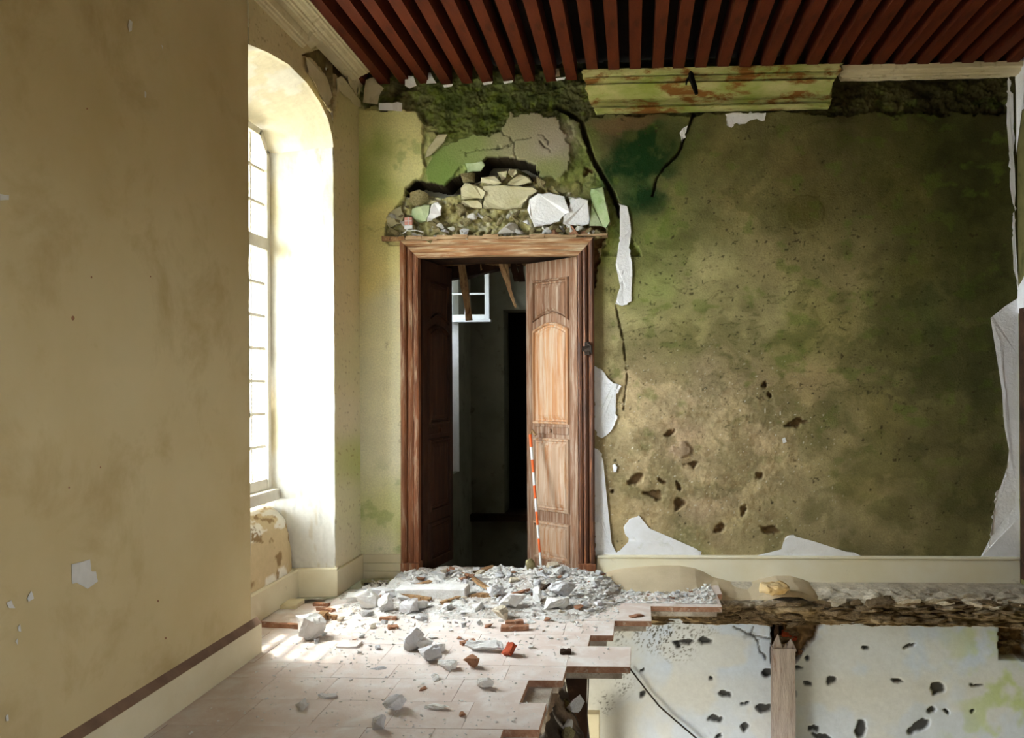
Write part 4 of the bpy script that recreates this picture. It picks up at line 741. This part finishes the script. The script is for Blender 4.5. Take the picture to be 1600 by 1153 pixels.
# torn under-floor: dark infill, lumps of mortar, a dark joist
ys = np.arange(3.25, 5.0, .012); zs = np.arange(-.9, -.055, .012); Y_, Z_ = np.meshgrid(ys, zs)
ex = np.interp(Y_, [3.25, 3.5, 3.8, 4.1, 4.3, 4.45, 4.6, 5.0], [-.46, -.46, -.42, -.40, -.38, -.40, -.5, -.6])
n = fbm(Y_ * 9, Z_ * 9, 5, 501); n2 = fbm(Y_ * 3, Z_ * 3, 3, 503)
Pg = np.zeros(Y_.shape + (3,)); Pg[..., 0] = ex + sm(-.06, -.25, Z_) * .12 * sm(4.45, 4.2, Y_) + .09 * (n - .5) + .05 * (n2 - .5); Pg[..., 1] = Y_; Pg[..., 2] = Z_
c = np.zeros(Pg.shape) + lin((120, 100, 82)); c = mixc(c, sm(.48, .56, fbm(Y_ * 6, Z_ * 6, 4, 505)), (196, 188, 182)); c = mixc(c, sm(.52, .62, fbm(Y_ * 8, Z_ * 7, 4, 507)), (64, 52, 42)); c = mixc(c, sm(4.2, 4.4, Y_) * .7, (60, 46, 36))
ue = grid('floor_broken_edge', Pg, c, M['rough_attr'], flip=True); tag(ue, 'torn mortar and rubble under the broken floor edge', 'floor edge', kind='structure')
mb = MB(); mb.beam((-.315, 4.50, -.075), (-.30, 4.50, -1.3), .14, .10, .012, seg=9); MBo = mb.build('joist_stub', M['darkwood'], ue)
for i in range(26):
    y = rng.uniform(3.4, 4.3); o = link('mortar_lump', chunk_mesh(800 + i % 9, ('chunk', 'stone', 'beige_rock')[i % 3]), ue); sz = rng.uniform(.03, .1); o.location = (np.interp(y, [3.25, 3.8, 4.3], [-.40, -.34, -.32]) + rng.uniform(-.03, .05), y, rng.uniform(-.45, -.08)); o.scale = (sz, sz, sz); o.rotation_euler = tuple(rng.uniform(-2, 2, 3))

# ------------------------------------------------------------------ next room seen through the doorway
nr = empty('wall_next_room'); tag(nr, 'grey stained walls of the next room behind the doorway', 'wall', kind='structure')
YN2 = 9.75
xd0, xd1 = on(787, 600, 1, YN2)[0], on(840, 600, 1, YN2)[0]
zd = on(800, 484, 1, YN2)[2]
mb = MB(); mb.box((-1.92, YN2, -.02), (xd0, YN2 + .4, 3.6)); mb.box((xd1, YN2, -.02), (1.0, YN2 + .4, 3.6)); mb.box((xd0, YN2, zd), (xd1, YN2 + .4, 3.6)); mb.build('far_plaster', M['grey'], nr)
MB().box((xd0 - .2, YN2 + .4, -.1), (xd1 + .2, YN2 + .5, 3.6)).build('passage_black_panel', M['black'], nr)  # black panel standing in for the darkness of the passage
MB().box((-1.95, YN2 - .10, -.10), (1.0, YN2 + .4, -.02)).build('far_ledge', M['darkwood'], nr)
MB().box((-1.95, YN2 - .02, ZLOW), (1.0, YN2 + .4, -.10)).build('far_lower_plaster', M['grey'], nr)
y0w, y1w = 8.0, 9.05                               # window reveal in the left wall of the next room
mb = MB(); mb.box((-2.6, 6.95, ZLOW), (-1.92, y0w, 3.6)); mb.box((-2.6, y1w + .0, -.02), (-1.92, YN2 + .4, 3.6)); mb.box((-2.6, y1w, ZLOW), (-1.92, YN2 + .4, -.02)); mb.box((-2.6, y0w, ZLOW), (-1.92, y1w, .55)); mb.box((-2.6, y0w, 3.1), (-1.92, y1w, 3.6)); mb.box((-2.6, y0w, .55), (-2.5, y1w, 2.2)); mb.box((-2.6, y0w, 2.8), (-2.5, y1w, 3.1)); mb.box((-2.6, 8.4, 2.2), (-2.5, y1w, 2.8)); mb.build('side_masonry', M['grey'], nr)
MB().box((-2.6, y1w - .012, .55), (-1.915, y1w, 3.1)).build('lit_reveal', M['white'], nr)
MB().box((1.0, 6.9, ZLOW), (1.1, YN2 + .5, 3.6)).build('right_plaster', M['grey'], nr)
MB().box((-2.6, 6.7, 3.25), (1.1, YN2 + .5, 3.6)).build('broken_ceiling', M['darkwood'], nr)
mb = MB(); mb.box((XL - .7, YB + .30, ZLOW), (xi0 - .06, YB + .5, 4.1)); mb.box((xi1 + .06, YB + .30, ZLOW), (XR + .1, YB + .5, 4.1)); mb.box((xi0 - .06, YB + .30, zi + .08), (xi1 + .06, YB + .5, 4.1)); mb.box((xi0 - .06, YB + .30, ZLOW), (xi1 + .06, YB + .5, -.2)); mb.build('partition_core', M['grey'], nr)
# white casement standing open in the next room
sx1 = on(765, 470, 1, 8.9)[0]; sx0 = sx1 - .52; zb = on(740, 499, 1, 8.9)[2]; zt = zb + .78
w2 = empty('window_2', (sx0, 8.9, zb)); tag(w2, 'small white casement window standing open beyond the doorway', 'window', kind='structure')
def sb(name, x0, x1, z0, z1, y=.02, mat='winwhite'): mb = MB(); mb.box((x0, -y, z0), (x1, y, z1)); return mb.build(name, M[mat], w2, bevel=.003)
sb('stile', 0, .05, 0, .78); sb('stile', .47, .52, 0, .78); sb('rail', .05, .47, 0, .05); sb('rail', .05, .47, .73, .78); sb('glazing_bar', .05, .47, .265, .285, .014); sb('glazing_bar', .05, .47, .50, .52, .014); sb('glazing_bar', .25, .27, .05, .73, .012); sb('drip_rail', -.01, .535, -.03, 0, .035)
for (x0, x1) in ((.05, .25), (.27, .47)):
    for (z0, z1) in ((.05, .265), (.285, .5), (.52, .73)): sb('pane', x0, x1, z0, z1, .002, 'glass')

# ------------------------------------------------------------------ broken laths hanging behind the door head
def pole(name, label, a, b_, wd, th, mat, cat, grp=None, seg=6, jit=.006, taper=.85):
    mb = MB(); A = Vector(a); mb.beam(Vector((0, 0, 0)), Vector(b_) - A, wd, th, jit, seg=seg, upv=(0, 1, 0), taper=taper); o = mb.build(name, M[mat], None); o.location = A; tag(o, label, cat, grp); return o
P1 = lambda u, v, y: on(u, v, 1, y)
pole('broken_lath', 'pale splintered lath hanging in front of the white casement', P1(719, 392, 7.05), P1(733, 500, 7.05), .062, .03, 'oldwood', 'timber', 'laths hanging behind the door head')
pole('broken_lath', 'long dark tipped lath slanting down beside door leaf', P1(776, 392, 7.0), P1(806, 480, 7.1), .05, .03, 'oldwood', 'timber', 'laths hanging behind the door head', taper=.4)
pole('broken_lath', 'shorter brown lath doubled behind the long slanting one', P1(788, 392, 7.15), P1(797, 452, 7.15), .04, .02, 'oldwood', 'timber', 'laths hanging behind the door head', taper=.5)
pole('broken_lath', 'thin stub of lath above the open casement', P1(748, 392, 7.1), P1(752, 422, 7.1), .03, .02, 'oldwood', 'timber', 'laths hanging behind the door head', taper=.2)
pole('broken_lath', 'black square ended lath nearest to the right door leaf', P1(798, 392, 7.2), P1(808, 440, 7.2), .05, .02, 'darkwood', 'timber', 'laths hanging behind the door head', taper=1)
pole('broken_lath', 'short black lath touching top of the right door leaf', P1(810, 392, 7.22), P1(816, 440, 7.22), .05, .02, 'darkwood', 'timber', 'laths hanging behind the door head', taper=1)
pole('fallen_beam', 'dark slanting broken beam across top of the doorway', P1(660, 437, 7.4), P1(815, 404, 7.4), .12, .16, 'darkwood', 'beam', seg=9, jit=.014, taper=1)
pole('fallen_beam', 'mottled rotten timber lying close under door head', P1(650, 404, 7.3), P1(830, 404, 7.25), .1, .1, 'oldwood', 'beam', seg=9, jit=.02, taper=1)

# ------------------------------------------------------------------ rubble, sand, things on the floor
xs = np.arange(-2.3, .66, .011); ys = np.arange(4.6, 6.70, .011); X_, Y_ = np.meshgrid(xs, ys)
mask = sm(-2.15, -1.7, X_) * sm(4.85, 5.75, Y_) ; mask = mask * (1 - .72 * sm(-.35, -.05, X_)); mask = np.maximum(mask, sm(5.5, 5.8, Y_) * sm(-2.3, -2.0, X_) * sm(-1.2, -1.6, X_) * .55)
edge = np.interp(Y_, [4.6, 4.755, 4.76, 4.965, 4.97, 5.27, 5.275, 5.62, 5.625, 6.7], [-.035, -.035, -.28, -.28, -.14, -.14, .095, .095, .575, .61]); edg2 = np.interp(Y_ - .05, [4.6, 4.755, 4.76, 4.965, 4.97, 5.27, 5.275, 5.62, 5.625, 6.7], [-.035, -.035, -.28, -.28, -.14, -.14, .095, .095, .575, .61]); edge = np.minimum(edge, edg2 + .03); edm = sm(0, .06, edge - X_)
n = fbm(X_ * 5, Y_ * 5, 5, 601); nf = fbm(X_ * 22, Y_ * 22, 3, 603); door = sm(6.36, 6.42, Y_)
hgt = -.008 + mask * (.035 + .05 * sm(5.75, 6.15, Y_)) * (.35 + 1.3 * n) + mask * .03 * (nf - .45) - .02 * (1 - mask) + .035 * np.exp(-((X_ + .75) / .5) ** 2 - ((Y_ - 6.1) / .25) ** 2)
pit = sm(1.15, .7, np.maximum(np.abs(X_ + 1.99) / .17, np.abs(Y_ - 6.2) / .22) + .25 * (n - .5)); hgt -= .30 * pit
hgt = np.where(Y_ > 6.33, np.where((X_ > xi0) & (X_ < xi1), hgt * (1 - .8 * door) + .004 * door, -.03), hgt)
hgt = hgt * edm - .02 * (1 - edm)
Pg = np.stack([X_, Y_, hgt], -1)
c = np.zeros(Pg.shape) + lin((226, 222, 218)); c = mixc(c, sm(.5, .62, fbm(X_ * 9, Y_ * 9, 4, 605)) * .6, (196, 184, 172)); c = mixc(c, sm(.62, .7, fbm(X_ * 28, Y_ * 28, 3, 607)) * .7, (150, 132, 116)); c = mixc(c, pit * .8, (84, 72, 60))  # corner pit darkened in colour for its shade
rub = grid('rubble_spread', Pg, c, M['dust'], keep=(edge - X_ > .012) & ((hgt > -.017) | (pit > .02)) & ((X_ > XL + .035) | (Y_ > YN + .07) & (Y_ < YJ - .04)) & ~((Y_ > 6.37) & ((X_ < xi0 + .005) | (X_ > xi1 - .005)))); tag(rub, 'bed of white plaster dust and crumbs before the doorway', 'rubble', kind='stuff')
def floor_z(x, y):
    i = int(np.clip((y - 4.6) / .011, 0, len(ys) - 1)); j = int(np.clip((x + 2.3) / .011, 0, len(xs) - 1)); return max(0.0, hgt[i, j]) if 4.6 < y < 6.69 and x < .65 else 0.0
def edge_x(y): return float(np.interp(y, [3.27, 3.595, 3.6, 3.90, 3.901, 4.20, 4.201, 4.415, 4.42, 4.755, 4.76, 4.965, 4.97, 5.27, 5.275, 5.62, 5.625, 6.7], [-.575, -.575, -.42, -.42, -.545, -.545, -.37, -.37, -.04, -.04, -.28, -.28, -.14, -.14, .095, .095, .575, .6]))
# crumbs too many to count
protos = []
for s_i in range(8):
    me = hull(900 + s_i, 9, (1, 1, .6)); me.calc_loop_triangles()
    protos.append((np.array([v.co for v in me.vertices]), [tuple(t.vertices) for t in me.loop_triangles]))
V = []; Fc = []
for i in range(7200):
    if i < 6000:
        x = rng.uniform(-2.0, .58); y = 6.3 - abs(rng.normal()) * .5
        if x > -.1: y = max(y, 5.7)
    else: x = rng.uniform(-2.0, -.1); y = rng.uniform(3.5, 5.6)
    if x > edge_x(y) - .02 or y < 3.4 or (x < XL + .04 and y < 5.8): continue
    sz = rng.choice([.008, .012, .018, .026, .034], p=[.3, .3, .22, .13, .05]) * (1 if i < 6000 else .55); pv, pf = protos[i % 8]
    a, b2 = rng.uniform(0, 6.28), rng.uniform(-.5, .5); ca, sa = math.cos(a), math.sin(a); cb_, sb_ = math.cos(b2), math.sin(b2)
    q = pv * sz * np.array([1.2, 1, .8]); q = np.stack([q[:, 0], q[:, 1] * cb_ - q[:, 2] * sb_, q[:, 1] * sb_ + q[:, 2] * cb_], 1); q = np.stack([q[:, 0] * ca - q[:, 1] * sa, q[:, 0] * sa + q[:, 1] * ca, q[:, 2]], 1)
    q += np.array([x, y, floor_z(x, y) + sz * .22]); n0 = len(V); V += q.tolist(); Fc += [tuple(k_ + n0 for k_ in f) for f in pf]
cr = link('plaster_crumbs', mesh('plaster_crumbs', V, Fc, M['chunk'])); tag(cr, 'fine white plaster crumbs scattered over the tiled floor', 'rubble', kind='stuff')
# sand heap
xs2 = np.arange(-.36, 1.42, .010); ys2 = np.arange(5.74, 6.385, .010); X2, Y2 = np.meshgrid(xs2, ys2)
su = np.array([915, 935, 960, 985, 1030, 1062, 1085, 1100, 1112, 1125, 1145, 1165, 1185, 1210, 1235, 1255, 1270, 1285]); sv = np.array([903, 897, 890, 886, 883, 883, 887, 893, 900, 908, 914, 916, 910, 904, 904, 909, 916, 930])
pw = np.array([on(a, b2, 1, 6.375) for a, b2 in zip(su, sv)])
zw = np.interp(X2, pw[:, 0], pw[:, 2]); slope = np.interp(X2, [-.3, .2, .52, .62, 1.0, 1.2, 1.4], [.22, .28, .34, .14, .08, .10, .2]); zw = zw + .022 * sm(.58, .66, X2)
hs = zw - (6.375 - Y2) * slope + .008 * (fbm(X2 * 8, Y2 * 8, 4, 701) - .5); hs = np.maximum(hs, np.where(X2 < .60, -.015, -.08))
hs = np.where((X2 > .60) & (Y2 < 6.04), hs - .0 - (6.04 - Y2) * 1.2, hs)
sand = grid('sand_heap', np.stack([X2, Y2, hs], -1), None, M['sand'], keep=~((X2 > .57) & (Y2 < 6.0))); tag(sand, 'low heap of beige sand against skirting at the broken floor edge', 'sand')

def lie(o, x, y, dz=0): o.location = (x, y, floor_z(x, y) + dz)
def chunk(name, label, u, v, size, mat, cat, flat=(1, 1, .7), rot=None, group=None, seed=None, nv=14, z=0.0):
    me = chunk_mesh(seed if seed else int(u * 7 + v), mat, flat, nv, 3 if size > .09 else 2); o = link(name, me)
    r = rot if rot is not None else rng.uniform(0, 6.28)
    me.transform(Matrix.Rotation(r, 4, 'Z') @ Matrix.Scale(size, 4)); lo = min(p.co.z for p in me.vertices); me.transform(Matrix.Translation((0, 0, -lo - .004)))
    q = on(u, v, 2, z); q2 = on(u, v, 2, floor_z(q[0], q[1])); lie(o, q2[0], q2[1]); tag(o, label, cat, group); return o
chunk('red_brick_piece', 'rounded red brick lump on the pale floor', 796, 1023, .10, 'brick', 'brick', (1, .8, .75))
chunk('brown_brick_piece', 'brownish brick fragment between the white stones and broken edge', 735, 1043, .11, 'brownbrick', 'brick', (1, .7, .6))
chunk('plaster_boulder', 'largest white plaster lump lying by a stick near niche', 486, 997, .17, 'chunk', 'rubble', (1, .85, .85), nv=24)
chunk('stone_block', 'big upright grey stone in centre of the floor', 645, 1014, .15, 'stone', 'stone', (.9, .6, .8), nv=16)
chunk('stone_block', 'grey stone lying foremost in the cluster below the upright stone', 672, 1032, .13, 'stone', 'stone', (1, .8, .7))
chunk('plaster_lump', 'white lump leaning on the upright grey stone', 660, 1014, .10, 'chunk', 'rubble'); chunk('plaster_lump', 'white lump at right of the stone cluster', 682, 1018, .10, 'chunk', 'rubble')
chunk('plaster_lump', 'white wedge between stone cluster and brown brick', 699, 1045, .10, 'chunk', 'rubble', (1, .8, .5))
chunk('plaster_slab', 'long white plaster sliver left of the red brick lump', 757, 1017, .17, 'chunk', 'rubble', (1.3, .5, .35), rot=-.1)
chunk('plaster_lump', 'white lump alone on floor right of brown brick', 758, 1074, .08, 'chunk', 'rubble', (1, .8, .7)); chunk('plaster_lump', 'greyish white lump on shaded floor at bottom centre', 619, 1108, .115, 'stone', 'rubble', (1, .7, .7), nv=18)
chunk('plaster_lump', 'greyish white lump nearest to bottom of the picture', 591, 1138, .08, 'stone', 'rubble', (.8, .9, .8), nv=18); chunk('plaster_lump', 'small white lump far left on shaded floor', 471, 1108, .06, 'chunk', 'rubble')
chunk('plaster_chip', 'thin flat chip on shaded floor above the far left lump', 511, 1089, .085, 'stone', 'rubble', (1.2, .6, .15), rot=.0); chunk('plaster_chip', 'small flat chip below left of the brown brick', 680, 1060, .07, 'chunk', 'rubble', (1.2, .6, .3)); chunk('plaster_chip', 'white chip right of the bottom centre lump', 684, 1107, .09, 'chunk', 'rubble', (1.4, .6, .2), rot=0)
chunk('plaster_chip', 'tiny brown chip near the broken edge at bottom', 722, 1118, .05, 'brownbrick', 'rubble', (1.2, .6, .3)); chunk('plaster_chip', 'dark chip left of centre on lit floor', 661, 1077, .045, 'brownbrick', 'rubble', (1.2, .7, .3)); chunk('plaster_chip', 'flat grey chip on lit floor under stick end', 590, 1045, .07, 'stone', 'rubble', (1.3, .6, .2), rot=0)
chunk('rubble_rock', 'mossy grey rock at foot of the ranging rod', 829, 904, .12, 'beige_rock', 'stone', (1, .7, .7)); chunk('rubble_rock', 'pale wedge stone against foot of right door leaf', 880, 912, .18, 'stone', 'stone', (1.2, .7, .6), rot=.3)
chunk('rubble_rock', 'ochre tinted lump in middle of rubble', 782, 967, .11, 'cap_stone', 'stone'); chunk('rubble_rock', 'grey rock right of the long white block', 775, 931, .13, 'stone', 'stone', (1, .7, .8)); chunk('rubble_rock', 'tan topped white rock in the rubble left of rod foot', 800, 944, .15, 'chunk', 'stone', (1.2, .8, .7)); chunk('rubble_rock', 'upright white slab stone in centre of rubble', 838, 940, .13, 'chunk', 'stone', (.5, .8, 1.0), rot=.6); chunk('rubble_rock', 'broad white block in rubble under right door leaf', 866, 946, .16, 'chunk', 'stone', (1.2, .7, .6), rot=.2)
chunk('rubble_rock', 'largest white rock left of rubble, below window corner', 575, 950, .16, 'chunk', 'stone', (1, .8, .8), nv=18); chunk('rubble_rock', 'white rock beside the largest one in left rubble', 603, 953, .13, 'chunk', 'stone', (.7, .8, .9)); chunk('rubble_rock', 'grey white rock under the left stick in the rubble', 640, 955, .13, 'stone', 'stone'); chunk('rubble_rock', 'pale rock at lower edge of left rubble', 660, 950, .12, 'chunk', 'stone', (1, .7, .6))
chunk('sand_pebble', 'ochre pebble on sand at broken ledge', 1212, 928, .17, 'pebble', 'stone', (1.3, .7, .5), rot=0, z=.0, nv=40)
# long dressed block
def slab(name, label, a, b_, wd, th, mat, cat, jit=.006, seg=5, bev=0, group=None):
    (u0, v0), (u1, v1) = a, b_; A = on(u0, v0, 2, 0); A = on(u0, v0, 2, floor_z(A[0], A[1])); B = on(u1, v1, 2, 0); B = on(u1, v1, 2, floor_z(B[0], B[1]))
    A[2] = floor_z(A[0], A[1]) + th * .45; B[2] = floor_z(B[0], B[1]) + th * .45
    mb = MB(); mb.beam(Vector((0, 0, 0)), Vector(B - A), wd, th, jit, seg=seg); o = mb.build(name, M[mat], None, bevel=bev); o.location = A; tag(o, label, cat, group); return o
slab('dressed_block', 'long dressed white block lying before left door jamb', (622, 927), (731, 929), .15, .075, 'chunk', 'block', .005, 4, .008)
ST = [((640, 914), (772, 902), .05, .025, 'oldwood', 'long brown stick lying before threshold of the doorway'), ((735, 921), (768, 919), .05, .025, 'oldwood', 'short brown stick right of the long white block'), ((738, 909), (780, 917), .03, .02, 'oldwood', 'thin brown stick between threshold stick and rod'), ((796, 915), (826, 911), .03, .02, 'brownbrick', 'reddish sliver left of the rod foot'), ((832, 913), (860, 906), .03, .02, 'darkwood', 'dark sliver behind the rod foot'),
      ((627, 934), (672, 938), .04, .03, 'oldwood', 'dark stick propped below the long white block'), ((690, 945), (728, 931), .035, .02, 'oldwood', 'brown lath slanting up to end of the white block'), ((400, 978), (468, 982), .03, .03, 'brownbrick', 'thin reddish lath on floor by skirting end'), ((492, 979), (508, 966), .05, .05, 'oldwood', 'square cut timber stub beside the largest plaster lump'),
      ((508, 967), (525, 968), .04, .03, 'oldwood', 'tan stick running right from the square timber stub'), ((491, 946), (514, 947), .04, .02, 'brownbrick', 'upper of two brown slips near niche plinth'), ((497, 953), (521, 956), .04, .02, 'brownbrick', 'lower of two brown slips near niche plinth'), ((594, 969), (620, 968), .04, .02, 'brownbrick', 'tan tile sliver below left rubble'), ((606, 983), (622, 981), .05, .02, 'brownbrick', 'small brown tile piece in lit floor'), ((782, 985), (826, 984), .05, .03, 'brownbrick', 'long brown tile strip below the middle rubble'), ((790, 976), (818, 975), .05, .025, 'brownbrick', 'brown tile strip above the longer one'),
      ((875, 1021), (892, 1021), .05, .02, 'darkwood', 'black stick lying near the broken floor edge'), ((720, 1008), (742, 1004), .04, .02, 'brownbrick', 'brown tile chip left above the red brick'), ((930, 945), (960, 945), .05, .015, 'stone', 'flat grey sliver on broken floor platform'), ((985, 965), (1003, 962), .04, .012, 'brownbrick', 'thin sliver near step of floor edge'), ((915, 952), (940, 950), .04, .012, 'stone', 'flat pale sliver left on the platform')]
for (a, b_, wd, th, mt, lb) in ST: slab('debris_stick' if mt != 'stone' else 'stone_sliver', lb, a, b_, wd, th, mt, 'debris', .004, 4)
slab('tile_piece', 'cream square tile piece lying before niche plinth', (441, 947), (469, 947), .16, .03, 'cornice', 'tile', .004, 1, .003)
slab('tile_piece', 'thin pink tile flake on lit floor below left rubble', (529, 1009), (563, 1009), .09, .015, 'tile', 'tile', .006, 2); slab('plaster_board', 'pale flat plaster slab leaning over pit at window corner', (542, 938), (580, 934), .16, .04, 'chunk', 'rubble', .01, 3); slab('plaster_board', 'whitish slab right of the slab at window corner', (585, 926), (612, 920), .12, .04, 'stone', 'rubble', .01, 3)
# many plain pieces of the rubble field
pm = [chunk_mesh(1000 + i, ('chunk', 'chunk', 'stone', 'chunk', 'chunk', 'brownbrick', 'chunk', 'stone', 'cap_stone', 'chunk')[i], (1.1, .9, (.5, .7, .6, .8, .35, .3, .6, .7, .6, .5)[i]), 12, 1) for i in range(10)]
for i in range(290):
    x = rng.uniform(-1.95, .52); y = 6.28 - abs(rng.normal()) * .38
    if x > -.1: y = rng.uniform(5.75, 6.0)
    if i > 250: x = rng.uniform(-1.9, -.35); y = rng.uniform(4.6, 5.4)
    if y < 4.4 or x > edge_x(y) - .08 or (x < -1.75 and y > 5.95): continue
    o = link('rubble_chunk', pm[i % 10]); sz = (.035 + .06 * rng.rand() ** 2.2) * (.6 if x > -.1 else 1) * (1 if i <= 250 else .6); o.scale = (sz, sz, sz); lie(o, x, y, sz * .18); o.rotation_euler = (rng.uniform(-.3, .3), rng.uniform(-.3, .3), rng.uniform(0, 6.28))
    kind_ = ('white plaster piece', 'white plaster piece', 'grey stone piece', 'white plaster piece', 'white plaster piece', 'brown tile bit', 'white plaster piece', 'grey stone piece', 'tan mortar bit', 'white plaster piece')[i % 10]
    if i > 250: wh = 'strewn on the tiles in front of the rubble'
    elif x > -.25: wh = 'on the broken floor platform before the sand'
    elif x > -.75: wh = 'in the rubble before the right door leaf'
    elif x > -1.2: wh = 'in the rubble before the open doorway'
    elif x > -1.65: wh = 'in the rubble around the long white block'
    else: wh = 'in the rubble below the window corner'
    tag(o, 'small ' + kind_ + ' ' + wh, 'rubble', kind_ + 's ' + wh)

# ranging rod
A = on(847, 906, 2, .02); B = on(828.5, 679, 1, 6.62); d = B - A
rod = empty('ranging_rod', A); tag(rod, 'thin orange and white banded ranging rod leaning on door leaf', 'measuring rod')
for k in range(11):
    mb = MB(); mb.tube([d * (k / 11), d * ((k + 1) / 11)], .0085 + .004 * k / 11, 8); mb.build('band', M['rod_red' if k % 2 == 0 else 'rod_white'], rod, smooth=False)
mb = MB(); mb.tube([d, d * 1.02 + np.array([.02, -.005, .012]), d + np.array([.045, -.01, -.005])], [.011, .012, .014], 8); mb.build('knob', M['oldwood'], rod)
# small junction box on top of the casing
q = on(639, 350, 1, YB - .06); jb = empty('junction_box', q); tag(jb, 'small pink and white junction box above left end of casing', 'junction box')
MB().box((-.03, -.02, -.012), (.03, .02, .05)).build('cover', M['pinkbox'], jb, bevel=.003); MB().box((-.033, -.022, -.04), (.033, .02, -.012)).build('base', M['rod_white'], jb, bevel=.003)
MB().box((-.003, -.023, -.01), (.003, -.019, .048)).build('cross_bar', M['rod_white'], jb); MB().box((-.028, -.023, .016), (.028, -.019, .022)).build('cross_bar', M['rod_white'], jb)
MB().tube([(-.02, -.02, -.04), (.01, -.04, -.06), (.06, -.04, -.055), (.12, -.03, -.07)], .004, 6).build('wire', M['rod_white'], jb); MB().tube([(0, -.02, -.04), (-.02, -.04, -.07), (-.04, -.03, -.075)], .004, 6).build('wire', M['rod_white'], jb)
# things below: post, board, cables
q0, q1 = on(1206, 1010, 1, YLW - .06), on(1240, 1010, 1, YLW - .06)
po = empty('timber_post', (q0[0], YLW - .06, -1.9)); tag(po, 'whitewashed splintered timber post against the pale lower wall', 'post')
wd = q1[0] - q0[0]; ht = q0[2] + 1.9
mb = MB(); n_ = 8; st = []
for k in range(13): z = ht * k / 12; st.append([(0 + rng.uniform(-.004, .004), -.05, z), (wd * .3, -.056 + rng.uniform(-.003, .003), z), (wd * .7, -.053, z), (wd + rng.uniform(-.004, .004), -.05, z), (wd, .055, z), (0, .055, z)])
mb.sweep(st, None); mb.build('shaft', M['post'], po)
for i, (x0, x1, h1) in enumerate(((-.002, .075, .095), (.06, .13, .03), (.085, .17, .06))): mb = MB(); mb.add([(x0, -.045, ht - .02), (x1, -.045, ht - .02), (x1, .03, ht - .02), (x0, .03, ht - .02), ((x0 + x1) / 2, -.02, ht + h1), ((x0 + x1) / 2 + .015, .01, ht + h1 * .8)], [(0, 1, 4), (1, 2, 5, 4), (2, 3, 5), (3, 0, 4, 5), (0, 3, 2, 1)]); mb.build('splinter', M['post'], po)
q0, q1 = on(914, 1112, 1, 5.9), on(937, 1112, 1, 5.9); tag(MB().box((q0[0], 5.86, -2.2), (q1[0], 5.94, q0[2])).build('cream_board', M['skirt'], None, bevel=.004), 'upright cream board in the storey below the floor edge', 'board')
def cable(label, pts, r, mat='cable'):
    P = [on(u, v, 1, y) for (u, v, y) in pts]; O = Vector(P[0]); mb = MB(); mb.tube([Vector(p) - O for p in P], r, 6); o = mb.build('cable', M[mat], None, smooth=True); o.location = O; tag(o, label, 'cable'); return o
cable('dark cable running diagonally down the pale lower wall', [(984, 1044, 6.03), (996, 1060, 6.02), (1012, 1081, 6.03), (1030, 1103, 6.02), (1050, 1121, 6.03), (1070, 1138, 6.02), (1110, 1172, 6.03)], .006)
cable('thin wire hanging straight down beside cream board', [(920, 1046, 5.75), (919, 1080, 5.75), (917, 1120, 5.75), (915, 1180, 5.75)], .005)
tag(chunk_ := link('pocket_timber', chunk_mesh(77, 'darkwood', (.6, .6, 1))), 'dark timber end in the wall pocket above post', 'timber'); chunk_.location = on(1214, 988, 1, YLW + .03); chunk_.scale = (.1, .1, .14)
